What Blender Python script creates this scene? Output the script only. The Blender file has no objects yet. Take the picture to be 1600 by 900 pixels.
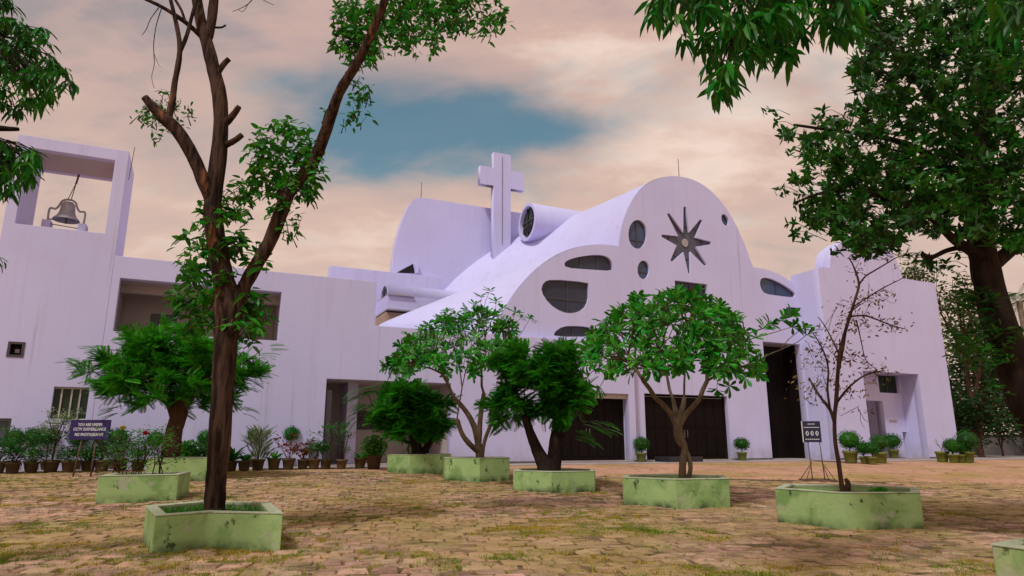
import bpy, bmesh, math, random
import numpy as np
from mathutils import Vector, Matrix
sc = bpy.context.scene
C = sc.collection
R = math.radians
rng = random.Random(7)
nr = np.random.default_rng(11)

# ------------------------------------------------------------------ camera
PITCH = R(13.0); FPX = 1050.0; CAMZ = 1.3
cd = bpy.data.cameras.new('camera'); cam = bpy.data.objects.new('camera', cd); C.objects.link(cam)
cam.location = (0, 0, CAMZ); cam.rotation_euler = (R(90) + PITCH, 0, 0)
cd.sensor_width = 36.0; cd.lens = 36.0 * FPX / 1600.0
cd.clip_start = 0.05; cd.clip_end = 3000
sc.camera = cam
sc.cycles.max_bounces = 5; sc.cycles.diffuse_bounces = 3; sc.cycles.glossy_bounces = 2; sc.cycles.transmission_bounces = 2
sc.render.resolution_x = 1024; sc.render.resolution_y = 576

# ------------------------------------------------------------------ sun, sky, exposure
SUN_DIR = Vector((-0.25, -0.50, 0.80)).normalized()          # towards the sun
sd = bpy.data.lights.new('sun', 'SUN'); sun = bpy.data.objects.new('sun', sd); C.objects.link(sun)
sd.energy = 2.0; sd.angle = R(6); sd.color = (1.0, 0.97, 0.96)
sun.rotation_euler = (-SUN_DIR).to_track_quat('-Z', 'Y').to_euler()
sc.view_settings.view_transform = 'Standard'; sc.view_settings.look = 'None'
sc.view_settings.exposure = 0.1; sc.view_settings.gamma = 1.0
sc.view_settings.use_curve_mapping = False

def pxdir(px, py):
    x = (px - 800) / FPX; y = (450 - py) / FPX
    return Vector((x, math.cos(PITCH) - y * math.sin(PITCH), math.sin(PITCH) + y * math.cos(PITCH)))

w = bpy.data.worlds.new('World'); sc.world = w; w.use_nodes = True
w.cycles.sampling_method = 'MANUAL'; w.cycles.sample_map_resolution = 256
nt = w.node_tree; nt.nodes.clear()
def N(t, **kw):
    n = nt.nodes.new(t)
    for k, v in kw.items(): setattr(n, k, v)
    return n
def lk(a, b): nt.links.new(a, b)
def wmath(op, a, b=None, c=None, clamp=False):
    n = N('ShaderNodeMath', operation=op, use_clamp=clamp)
    for i, v in enumerate((a, b, c)):
        if v is None: continue
        if isinstance(v, (int, float)): n.inputs[i].default_value = v
        else: lk(v, n.inputs[i])
    return n.outputs[0]
wout = N('ShaderNodeOutputWorld')
sky = N('ShaderNodeTexSky', sky_type='NISHITA', sun_disc=False)
sky.sun_elevation = math.asin(SUN_DIR.z); sky.sun_rotation = math.atan2(SUN_DIR.x, SUN_DIR.y)
sky.air_density = 1.0; sky.dust_density = 2.0
tint = N('ShaderNodeMixRGB', blend_type='MULTIPLY'); tint.inputs[0].default_value = 1.0
tint.inputs[2].default_value = (0.68, 1.10, 0.93, 1); lk(sky.outputs[0], tint.inputs[1])
bg1 = N('ShaderNodeBackground'); bg1.inputs[1].default_value = 0.098; lk(tint.outputs[0], bg1.inputs[0])
tc = N('ShaderNodeTexCoord')
sep = N('ShaderNodeSeparateXYZ'); lk(tc.outputs['Generated'], sep.inputs[0])
den = wmath('ADD', wmath('MAXIMUM', sep.outputs[2], 0.0), 0.30)
comb = N('ShaderNodeCombineXYZ')
lk(wmath('DIVIDE', sep.outputs[0], den), comb.inputs[0]); lk(wmath('DIVIDE', sep.outputs[1], den), comb.inputs[1])
def wnoise(scale, detail, rough, loc, dist=0.0, stretch=(1, 1, 1)):
    mp = N('ShaderNodeMapping'); mp.inputs['Location'].default_value = loc; mp.inputs['Scale'].default_value = stretch
    lk(comb.outputs[0], mp.inputs[0])
    n = N('ShaderNodeTexNoise'); n.inputs['Scale'].default_value = scale; n.inputs['Detail'].default_value = detail
    n.inputs['Roughness'].default_value = rough; n.inputs['Distortion'].default_value = dist
    lk(mp.outputs[0], n.inputs[0]); return n.outputs[0]
nA = wnoise(2.0, 4, 0.55, (3.1, 1.7, 0), 0.5, (1.0, 1.5, 1))
nB = wnoise(1.1, 3, 0.5, (8.3, 4.2, 2), 0.4)
nC = wnoise(4.2, 5, 0.6, (1.3, 9.2, 5), 0.2, (1, 1.8, 1))
# clear patches in the cloud deck: soft directional openings, frayed by the noise
dirn = N('ShaderNodeVectorMath', operation='NORMALIZE'); lk(tc.outputs['Generated'], dirn.inputs[0])
acc = None
for (px, py, ax, ay, st) in ((745, 185, 215, 80, 1.0), (880, 205, 90, 34, .45), (610, 245, 230, 85, 0.62), (455, 125, 110, 40, 0.34), (150, 190, 220, 50, .22), (1250, 300, 200, 50, .16)):
    c0 = pxdir(px, py).normalized()
    rx = (pxdir(px + 1, py).normalized() - c0); ry = (pxdir(px, py + 1).normalized() - c0)
    sx = ax * rx.length; sy = ay * ry.length
    rx = rx.normalized(); ry = ry.normalized()
    dx = N('ShaderNodeVectorMath', operation='DOT_PRODUCT'); lk(dirn.outputs[0], dx.inputs[0]); dx.inputs[1].default_value = rx / sx
    dy = N('ShaderNodeVectorMath', operation='DOT_PRODUCT'); lk(dirn.outputs[0], dy.inputs[0]); dy.inputs[1].default_value = ry / sy
    ex = wmath('SUBTRACT', dx.outputs['Value'], c0.dot(rx) / sx); ey = wmath('SUBTRACT', dy.outputs['Value'], c0.dot(ry) / sy)
    r2 = wmath('ADD', wmath('MULTIPLY', ex, ex), wmath('MULTIPLY', ey, ey))
    front = N('ShaderNodeVectorMath', operation='DOT_PRODUCT'); lk(dirn.outputs[0], front.inputs[0]); front.inputs[1].default_value = c0
    fr = wmath('GREATER_THAN', front.outputs['Value'], 0.2)
    g = wmath('MULTIPLY', wmath('MULTIPLY', wmath('EXPONENT', wmath('MULTIPLY', r2, -1.0)), st), fr)
    acc = g if acc is None else wmath('ADD', acc, g)
hole = wmath('ADD', acc, wmath('MULTIPLY', wmath('SUBTRACT', nA, 0.5), 1.9))
hole = wmath('ADD', hole, wmath('MULTIPLY', wmath('SUBTRACT', nC, 0.5), 1.3))
zen = N('ShaderNodeMapRange', interpolation_type='SMOOTHSTEP'); zen.inputs[1].default_value = 0.62; zen.inputs[2].default_value = 0.95; zen.inputs[4].default_value = 0.75   # unseen thinning of the deck overhead, added to cool the wall light
lk(sep.outputs[2], zen.inputs[0]); hole = wmath('ADD', hole, zen.outputs[0])
hr = N('ShaderNodeMapRange', interpolation_type='SMOOTHSTEP'); hr.inputs[1].default_value = 0.06; hr.inputs[2].default_value = 1.15
lk(hole, hr.inputs[0])
ramp = N('ShaderNodeValToRGB'); e = ramp.color_ramp.elements
e[0].position = 0.36; e[0].color = (0.36, 0.31, 0.32, 1)
e[1].position = 0.66; e[1].color = (0.88, 0.70, 0.60, 1)
m1 = e.new(0.45); m1.color = (0.54, 0.39, 0.36, 1)
m2 = e.new(0.54); m2.color = (0.65, 0.45, 0.38, 1)
cmix = wmath('ADD', wmath('MULTIPLY', nB, 0.50), wmath('MULTIPLY', nC, 0.50)); lk(cmix, ramp.inputs[0])
warm = N('ShaderNodeMixRGB', blend_type='MIX')            # towards the horizon the deck turns cream
hz = N('ShaderNodeMapRange'); hz.inputs[1].default_value = 0.12; hz.inputs[2].default_value = 0.50; hz.inputs[3].default_value = 0.65; hz.inputs[4].default_value = 0.0
lk(sep.outputs[2], hz.inputs[0]); lk(hz.outputs[0], warm.inputs[0]); lk(ramp.outputs[0], warm.inputs[1]); warm.inputs[2].default_value = (0.76, 0.58, 0.47, 1)
bg2 = N('ShaderNodeBackground'); bg2.inputs[1].default_value = 0.95; lk(warm.outputs[0], bg2.inputs[0])
mixs = N('ShaderNodeMixShader'); lk(wmath('MULTIPLY', hr.outputs[0], 0.92), mixs.inputs[0]); lk(bg2.outputs[0], mixs.inputs[1]); lk(bg1.outputs[0], mixs.inputs[2])
lk(mixs.outputs[0], wout.inputs[0])

# ------------------------------------------------------------------ coordinate helpers
PH = R(25); O = Vector((5.76, 31.0, 0))                     # the facade's origin and turn
UH = Vector((math.cos(PH), math.sin(PH), 0)); DH = Vector((-math.sin(PH), math.cos(PH), 0))
CAM = Vector((0, 0, CAMZ))
def sstep(t):
    t = max(0.0, min(1.0, t)); return t * t * (3 - 2 * t)
def gz(x, y):                                               # the yard rises gently to the church
    d = (x - O.x) * DH.x + (y - O.y) * DH.y
    return 0.47 * sstep((d + 17) / 16)
def on_ground(px, py):
    r = pxdir(px, py); z = 0.0
    for _ in range(60):
        t = (z - CAMZ) / min(r.z, -1e-3); z = 0.5 * z + 0.5 * gz(r.x * t, r.y * t)
    p = CAM + r * t; p.z = gz(p.x, p.y); return p
def at_y(px, py, Y):
    r = pxdir(px, py); return CAM + r * (Y / r.y)
def L(px, py, d):                                           # point of the facade plane set back by d -> (u, z)
    r = pxdir(px, py); t = (d + O.dot(DH)) / r.dot(DH); p = CAM + r * t
    return ((p - O).dot(UH), p.z)
def E(px, py, u):                                           # point of the cross plane at u -> (d, z)
    r = pxdir(px, py); t = (u + O.dot(UH)) / r.dot(UH); p = CAM + r * t
    return ((p - O).dot(DH), p.z)
def loc2w(u, d, z): return O + UH * u + DH * d + Vector((0, 0, z))

# ------------------------------------------------------------------ materials
MAT = {}
def material(name, col, col2=None, rough=0.7, scale=3.0, detail=5, bump=0.0, bscale=None, stretch=(1, 1, 1), coords='Object', lo=0.35, hi=0.65,
             metallic=0.0, spec=0.35, translucent=0.0, rand=0.0, extra=None, darkrand=0.0):
    m = bpy.data.materials.new(name); m.use_nodes = True; t = m.node_tree; t.nodes.clear()
    n = t.nodes.new; l = t.links.new
    out = n('ShaderNodeOutputMaterial'); b = n('ShaderNodeBsdfPrincipled')
    b.inputs['Roughness'].default_value = rough; b.inputs['Metallic'].default_value = metallic
    b.inputs['Specular IOR Level'].default_value = spec
    if coords == 'World':
        co = n('ShaderNodeNewGeometry').outputs['Position']
    else:
        co = n('ShaderNodeTexCoord').outputs[coords]
    mp = n('ShaderNodeMapping'); mp.inputs['Scale'].default_value = stretch; l(co, mp.inputs[0])
    colour = None
    if col2 is not None:
        nz = n('ShaderNodeTexNoise'); nz.inputs['Scale'].default_value = scale; nz.inputs['Detail'].default_value = detail; nz.inputs['Roughness'].default_value = 0.6
        l(mp.outputs[0], nz.inputs[0])
        mr = n('ShaderNodeMapRange'); mr.inputs[1].default_value = lo; mr.inputs[2].default_value = hi; l(nz.outputs[0], mr.inputs[0])
        mx = n('ShaderNodeMixRGB'); mx.inputs[1].default_value = (*col, 1); mx.inputs[2].default_value = (*col2, 1); l(mr.outputs[0], mx.inputs[0])
        colour = mx.outputs[0]
    else:
        rgb = n('ShaderNodeRGB'); rgb.outputs[0].default_value = (*col, 1); colour = rgb.outputs[0]
    if rand > 0:
        oi = n('ShaderNodeObjectInfo'); ge = n('ShaderNodeNewGeometry')
        ad = n('ShaderNodeMath'); ad.operation = 'ADD'; l(oi.outputs['Random'], ad.inputs[0]); l(ge.outputs['Random Per Island'], ad.inputs[1])
        fr = n('ShaderNodeMath'); fr.operation = 'FRACT'; l(ad.outputs[0], fr.inputs[0])
        hs = n('ShaderNodeHueSaturation')
        v = n('ShaderNodeMapRange'); v.inputs[3].default_value = 1 - rand; v.inputs[4].default_value = 1 + rand; l(fr.outputs[0], v.inputs[0]); l(v.outputs[0], hs.inputs['Value'])
        f2 = n('ShaderNodeMath'); f2.operation = 'MULTIPLY'; f2.inputs[1].default_value = 7.31; l(fr.outputs[0], f2.inputs[0])
        f3 = n('ShaderNodeMath'); f3.operation = 'FRACT'; l(f2.outputs[0], f3.inputs[0])
        h = n('ShaderNodeMapRange'); h.inputs[3].default_value = 0.5 - 0.07 * rand; h.inputs[4].default_value = 0.5 + 0.045 * rand; l(f3.outputs[0], h.inputs[0]); l(h.outputs[0], hs.inputs['Hue'])
        l(colour, hs.inputs['Color']); colour = hs.outputs[0]
    if extra: colour = extra(t, colour, mp)
    l(colour, b.inputs['Base Color'])
    if bump > 0:
        bn = n('ShaderNodeTexNoise'); bn.inputs['Scale'].default_value = bscale or scale * 4; bn.inputs['Detail'].default_value = 6; l(mp.outputs[0], bn.inputs[0])
        bp = n('ShaderNodeBump'); bp.inputs['Strength'].default_value = bump; bp.inputs['Distance'].default_value = 0.03; l(bn.outputs[0], bp.inputs['Height']); l(bp.outputs[0], b.inputs['Normal'])
    sh = b.outputs[0]
    if translucent > 0:
        tr = n('ShaderNodeBsdfTranslucent'); l(colour, tr.inputs[0])
        ms = n('ShaderNodeMixShader'); ms.inputs[0].default_value = translucent; l(sh, ms.inputs[1]); l(tr.outputs[0], ms.inputs[2]); sh = ms.outputs[0]
    l(sh, out.inputs[0]); MAT[name] = m; return m

def ovl(col, scale, lo, hi, stretch=(1, 1, 1), amount=1.0, coords='World', dist=0.0, zfade=None, seed=0.0):
    """a second layer of wear with a shape of its own over the colour"""
    def f(t, colour, mp):
        n = t.nodes.new; l = t.links.new
        src = n('ShaderNodeNewGeometry').outputs['Position'] if coords == 'World' else n('ShaderNodeTexCoord').outputs[coords]
        m2 = n('ShaderNodeMapping'); m2.inputs['Scale'].default_value = stretch; m2.inputs['Location'].default_value = (seed, seed * 1.7, seed * .3); l(src, m2.inputs[0])
        nz = n('ShaderNodeTexNoise'); nz.inputs['Scale'].default_value = scale; nz.inputs['Detail'].default_value = 7; nz.inputs['Roughness'].default_value = 0.62; nz.inputs['Distortion'].default_value = dist
        l(m2.outputs[0], nz.inputs[0])
        mr = n('ShaderNodeMapRange'); mr.inputs[1].default_value = lo; mr.inputs[2].default_value = hi; mr.inputs[4].default_value = amount; l(nz.outputs[0], mr.inputs[0])
        fac = mr.outputs[0]
        if zfade:
            sp = n('ShaderNodeSeparateXYZ'); l(n('ShaderNodeTexCoord').outputs['Object'], sp.inputs[0])
            zr = n('ShaderNodeMapRange'); zr.inputs[1].default_value = zfade[0]; zr.inputs[2].default_value = zfade[1]; zr.inputs[3].default_value = 1; zr.inputs[4].default_value = zfade[2]; l(sp.outputs[2], zr.inputs[0])
            mu = n('ShaderNodeMath'); mu.operation = 'MULTIPLY'; l(fac, mu.inputs[0]); l(zr.outputs[0], mu.inputs[1]); fac = mu.outputs[0]
        mx = n('ShaderNodeMixRGB'); mx.inputs[2].default_value = (*col, 1); l(fac, mx.inputs[0]); l(colour, mx.inputs[1]); return mx.outputs[0]
    return f
def chain(*fs):
    def f(t, c, mp):
        for g in fs: c = g(t, c, mp)
        return c
    return f

material('white_paint', (0.60, 0.59, 0.895), (0.565, 0.555, 0.85), 0.62, scale=0.35, detail=6, coords='World', bump=0.06, bscale=9,
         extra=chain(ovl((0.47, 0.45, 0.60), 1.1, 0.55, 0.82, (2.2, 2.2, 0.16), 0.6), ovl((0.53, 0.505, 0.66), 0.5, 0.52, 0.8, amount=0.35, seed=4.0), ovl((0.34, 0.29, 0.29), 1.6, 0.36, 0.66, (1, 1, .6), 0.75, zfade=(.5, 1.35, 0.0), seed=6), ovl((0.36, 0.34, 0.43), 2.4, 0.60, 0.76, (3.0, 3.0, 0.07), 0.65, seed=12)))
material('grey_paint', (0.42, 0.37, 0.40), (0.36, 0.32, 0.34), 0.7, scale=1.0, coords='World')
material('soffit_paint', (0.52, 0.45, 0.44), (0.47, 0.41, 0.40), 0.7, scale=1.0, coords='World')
material('tan_paint', (0.48, 0.33, 0.22), (0.42, 0.29, 0.20), 0.75, scale=2.0, coords='World')
material('dark_glass', (0.022, 0.028, 0.055), (0.04, 0.045, 0.075), 0.10, scale=0.8, coords='World', spec=0.35)
material('green_glass', (0.012, 0.03, 0.016), (0.02, 0.04, 0.022), 0.15, scale=1.5, coords='World', spec=0.25)
material('blue_glass', (0.025, 0.05, 0.12), (0.04, 0.07, 0.15), 0.10, scale=1.0, coords='World', spec=0.6)
material('frame_dark', (0.06, 0.055, 0.07), (0.08, 0.07, 0.08), 0.5, scale=6)
material('frame_light', (0.50, 0.49, 0.42), (0.42, 0.41, 0.36), 0.5, scale=6)
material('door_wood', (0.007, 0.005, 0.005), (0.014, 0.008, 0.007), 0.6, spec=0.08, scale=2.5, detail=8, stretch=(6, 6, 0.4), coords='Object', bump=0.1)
material('red_wood', (0.10, 0.028, 0.018), (0.065, 0.02, 0.014), 0.45, scale=2.5, detail=8, stretch=(6, 6, 0.4), bump=0.1)
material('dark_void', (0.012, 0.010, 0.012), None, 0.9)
material('black_stone', (0.02, 0.02, 0.024), (0.035, 0.035, 0.04), 0.35, scale=5)
material('concrete', (0.40, 0.34, 0.33), (0.31, 0.26, 0.25), 0.85, scale=1.4, coords='World', bump=0.15, bscale=14,
         extra=ovl((0.24, 0.18, 0.15), 0.9, 0.5, 0.75, amount=0.5))
material('plinth_dark', (0.10, 0.085, 0.09), (0.17, 0.15, 0.15), 0.8, scale=2, coords='World')
material('bell_metal', (0.44, 0.41, 0.44), (0.33, 0.31, 0.34), 0.5, scale=6, metallic=0.15)
material('steel', (0.22, 0.20, 0.20), (0.12, 0.09, 0.08), 0.5, scale=9, metallic=0.5)
material('rust_steel', (0.10, 0.055, 0.04), (0.16, 0.09, 0.06), 0.75, scale=9)

# ------------------------------------------------------------------ mesh helpers
def link(o, parent=None):
    C.objects.link(o)
    if parent is not None: o.parent = parent
    return o
def mesh_obj(name, verts, faces, mat, parent=None, smooth=False):
    me = bpy.data.meshes.new(name); me.from_pydata([tuple(v) for v in verts], [], faces)
    if mat: me.materials.append(MAT[mat])
    if smooth: me.polygons.foreach_set('use_smooth', [True] * len(me.polygons))
    me.update()
    return link(bpy.data.objects.new(name, me), parent)
def tag(o, label=None, cat=None, group=None, kind=None):
    if label: o['label'] = label
    if cat: o['category'] = cat
    if group: o['group'] = group
    if kind: o['kind'] = kind
    return o
def empty(name, loc=(0, 0, 0), rz=0.0):
    o = bpy.data.objects.new(name, None); o.location = loc; o.rotation_euler = (0, 0, rz); o.empty_display_size = 0.2
    return link(o)
def bevel_mesh(me, w, seg=2, ang=0.6):
    bm = bmesh.new(); bm.from_mesh(me)
    bmesh.ops.recalc_face_normals(bm, faces=bm.faces)
    if w > 0:
        es = [e for e in bm.edges if len(e.link_faces) == 2 and e.calc_face_angle(0) > ang]
        bmesh.ops.bevel(bm, geom=es, offset=w, segments=seg, profile=0.5, affect='EDGES', clamp_overlap=True)
    bm.to_mesh(me); bm.free()
BOXF = [(0, 3, 2, 1), (4, 5, 6, 7), (0, 1, 5, 4), (1, 2, 6, 5), (2, 3, 7, 6), (3, 0, 4, 7)]
def boxv(x0, x1, y0, y1, z0, z1):
    return [(x0, y0, z0), (x1, y0, z0), (x1, y1, z0), (x0, y1, z0), (x0, y0, z1), (x1, y0, z1), (x1, y1, z1), (x0, y1, z1)]
def box(name, x0, x1, y0, y1, z0, z1, mat, parent=None, bev=0.0):
    x0, x1 = min(x0, x1), max(x0, x1); y0, y1 = min(y0, y1), max(y0, y1); z0, z1 = min(z0, z1), max(z0, z1)
    o = mesh_obj(name, boxv(x0, x1, y0, y1, z0, z1), BOXF, mat, parent)
    if bev: bevel_mesh(o.data, bev)
    return o
def plate(name, outline, holes, y0, y1, mat, parent=None, bev=0.0):
    """a wall plate in the (u, z) plane between depths y0 and y1, with real openings"""
    cu = bpy.data.curves.new(name, 'CURVE'); cu.dimensions = '2D'; cu.fill_mode = 'BOTH'
    for pts in [outline] + list(holes):
        s = cu.splines.new('POLY'); s.points.add(len(pts) - 1); s.use_cyclic_u = True
        for p, q in zip(s.points, pts): p.co = (q[0], q[1], 0, 1)
    cu.extrude = abs(y1 - y0) / 2
    tmp = bpy.data.objects.new('tmp', cu); C.objects.link(tmp)
    dg = bpy.context.evaluated_depsgraph_get()
    me = bpy.data.meshes.new_from_object(tmp.evaluated_get(dg)); bpy.data.objects.remove(tmp); bpy.data.curves.remove(cu)
    bm = bmesh.new(); bm.from_mesh(me); ym = (y0 + y1) / 2
    for v in bm.verts: v.co = Vector((v.co.x, ym + v.co.z, v.co.y))
    bmesh.ops.remove_doubles(bm, verts=bm.verts, dist=1e-4)
    bmesh.ops.recalc_face_normals(bm, faces=bm.faces)
    if bev:
        es = [e for e in bm.edges if len(e.link_faces) == 2 and e.calc_face_angle(0) > 0.9]
        bmesh.ops.bevel(bm, geom=es, offset=bev, segments=2, profile=0.5, affect='EDGES', clamp_overlap=True)
    bm.to_mesh(me); bm.free(); me.materials.clear(); me.materials.append(MAT[mat]); me.name = name
    return link(bpy.data.objects.new(name, me), parent)
def shrink(pts, k=0.93, d=None):
    cx = sum(p[0] for p in pts) / len(pts); cy = sum(p[1] for p in pts) / len(pts)
    return [(cx + (p[0] - cx) * k, cy + (p[1] - cy) * k) for p in pts]
def smoothclosed(pts, it=2):
    for _ in range(it):
        q = []
        for i in range(len(pts)):
            a, b = pts[i], pts[(i + 1) % len(pts)]
            q += [(a[0] * .75 + b[0] * .25, a[1] * .75 + b[1] * .25), (a[0] * .25 + b[0] * .75, a[1] * .25 + b[1] * .75)]
        pts = q
    return pts
def smoothopen(pts, it=2):
    for _ in range(it):
        q = [pts[0]]
        for a, b in zip(pts, pts[1:]):
            q += [tuple(x * .75 + y * .25 for x, y in zip(a, b)), tuple(x * .25 + y * .75 for x, y in zip(a, b))]
        q.append(pts[-1]); pts = q
    return pts
def catmull(pts, n=5):
    P = [np.array(p, float) for p in pts]; out = []
    for i in range(len(P) - 1):
        p0 = P[max(i - 1, 0)]; p1 = P[i]; p2 = P[i + 1]; p3 = P[min(i + 2, len(P) - 1)]
        for k in range(n):
            t = k / n
            out.append(.5 * ((2 * p1) + (-p0 + p2) * t + (2 * p0 - 5 * p1 + 4 * p2 - p3) * t * t + (-p0 + 3 * p1 - 3 * p2 + p3) * t ** 3))
    out.append(P[-1]); return out
class Tubes:
    def __init__(s): s.v = []; s.f = []
    def add(s, pts, rad, n=6, cap=True, wob=0.0):
        pts = [np.array(p, float) for p in pts]; k = len(pts)
        base = len(s.v); ref = np.array((0.31, 0.17, 0.93)); prev = None
        for i, p in enumerate(pts):
            t = pts[min(i + 1, k - 1)] - pts[max(i - 1, 0)]; t /= (np.linalg.norm(t) + 1e-9)
            if prev is None:
                a = np.cross(t, ref)
                if np.linalg.norm(a) < 1e-3: a = np.cross(t, (1, 0, 0))
            else: a = prev - t * np.dot(prev, t)
            a /= np.linalg.norm(a); prev = a; b = np.cross(t, a)
            for j in range(n):
                an = 2 * math.pi * j / n; rr = rad[i] * (1 + (wob * (nr.random() - .5) if wob else 0))
                s.v.append(tuple(p + (a * math.cos(an) + b * math.sin(an)) * rr))
        for i in range(k - 1):
            for j in range(n):
                j2 = (j + 1) % n
                s.f.append((base + i * n + j, base + i * n + j2, base + (i + 1) * n + j2, base + (i + 1) * n + j))
        if cap:
            s.f.append(tuple(base + (k - 1) * n + j for j in range(n))); s.f.append(tuple(base + j for j in reversed(range(n))))
    def box(s, *a):
        b = len(s.v); s.v += boxv(*a); s.f += [tuple(i + b for i in f) for f in BOXF]
    def build(s, name, mat, parent=None, smooth=True): return mesh_obj(name, s.v, s.f, mat, parent, smooth)
def tube_obj(name, pts, rad, mat, parent=None, n=8):
    t = Tubes(); rad = rad if isinstance(rad, (list, tuple)) else [rad] * len(pts); t.add(pts, rad, n); return t.build(name, mat, parent)
def lathe(name, prof, mat, parent=None, n=20, loc=(0, 0, 0), smooth=True):
    v = []; f = []
    for (r, z) in prof:
        for j in range(n):
            a = 2 * math.pi * j / n; v.append((loc[0] + r * math.cos(a), loc[1] + r * math.sin(a), loc[2] + z))
    for i in range(len(prof) - 1):
        for j in range(n):
            j2 = (j + 1) % n; f.append((i * n + j, i * n + j2, (i + 1) * n + j2, (i + 1) * n + j))
    return mesh_obj(name, v, f, mat, parent, smooth)
def copy_tree(o, parent=None):
    c = o.copy(); C.objects.link(c); c.parent = parent
    for ch in o.children: copy_tree(ch, c)
    return c

# ------------------------------------------------------------------ ground, pavers, apron
def ground_noise(t, colour, mp):
    return chain(ovl((0.33, 0.20, 0.11), 0.55, 0.45, 0.7, amount=0.75), ovl((0.34, 0.25, 0.06), 0.33, 0.48, 0.62, amount=0.75, seed=7),
                 ovl((0.09, 0.055, 0.035), 3.2, 0.58, 0.66, (1, 0.6, 1), amount=0.8, seed=3))(t, colour, mp)
material('yard_sand', (0.58, 0.33, 0.215), (0.48, 0.265, 0.165), 0.95, scale=6, coords='World', bump=0.5, bscale=16, spec=0.1, extra=ground_noise)
material('paver', (0.49, 0.32, 0.23), (0.34, 0.21, 0.15), 0.9, scale=7, coords='World', bump=0.5, bscale=40, spec=0.15, rand=0.42,
         extra=chain(ovl((0.60, 0.35, 0.225), 0.8, 0.46, 0.62, amount=0.7), ovl((0.36, 0.26, 0.08), 0.30, 0.42, 0.56, amount=0.62, seed=7), ovl((0.12, 0.085, 0.045), 3.0, 0.50, 0.68, amount=0.75, seed=5), ovl((0.22, 0.22, 0.05), 1.3, 0.55, 0.66, amount=0.5, seed=21)))
xs = [-900, -300, -120, -60] + [x * 1.0 for x in range(-40, 61)] + [90, 150, 300, 900]
ys = [-300, -60, -20, -6] + [y * 1.0 for y in range(0, 71)] + [90, 130, 200, 400, 900, 1500]
gv = [(x, y, gz(x, y)) for y in ys for x in xs]; nx = len(xs)
gf = [(j * nx + i, j * nx + i + 1, (j + 1) * nx + i + 1, (j + 1) * nx + i) for j in range(len(ys) - 1) for i in range(nx - 1)]
ground = tag(mesh_obj('ground', gv, gf, 'yard_sand', None, True), kind='structure')

from mathutils import noise as mnoise
def patchy(x, y):
    return mnoise.noise(Vector((x * .42, y * .62, 3.1))) + .55 * mnoise.noise(Vector((x * 1.5, y * 2.1, 7.7))) + .35 * mnoise.noise(Vector((x * 4.1, y * 5.2, 1.3)))
# pavers in courses along the facade's direction, each a slab of its own
PW, PD = 0.32, 0.27
PLANTER_POLYS = []                                           # filled before the pavers are laid
def inside(p, poly):
    r = False
    for i in range(len(poly)):
        a, b = poly[i], poly[i - 1]
        if (a[1] > p[1]) != (b[1] > p[1]) and p[0] < (b[0] - a[0]) * (p[1] - a[1]) / (b[1] - a[1]) + a[0]: r = not r
    return r
material('joint_soil', (0.075, 0.055, 0.030), (0.17, 0.115, 0.06), 0.95, scale=2.5, coords='World', bump=0.6, bscale=30, spec=0.1,
         extra=ovl((0.42, 0.26, 0.165), 0.9, 0.44, 0.60, amount=0.85, seed=2))
def lay_bed():
    v = []; f = []; ys_ = [5.4 + .5 * k for k in range(33)]
    for y in ys_:
        for k in range(25): x = (-1 + 2 * k / 24) * (.82 * y + .8); v.append((x, y, gz(x, y) + .004))
    for j in range(len(ys_) - 1):
        for k in range(24): f.append((j * 25 + k, j * 25 + k + 1, (j + 1) * 25 + k + 1, (j + 1) * 25 + k))
    mesh_obj('paving_bed', v, f, 'joint_soil', ground, True)
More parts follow.
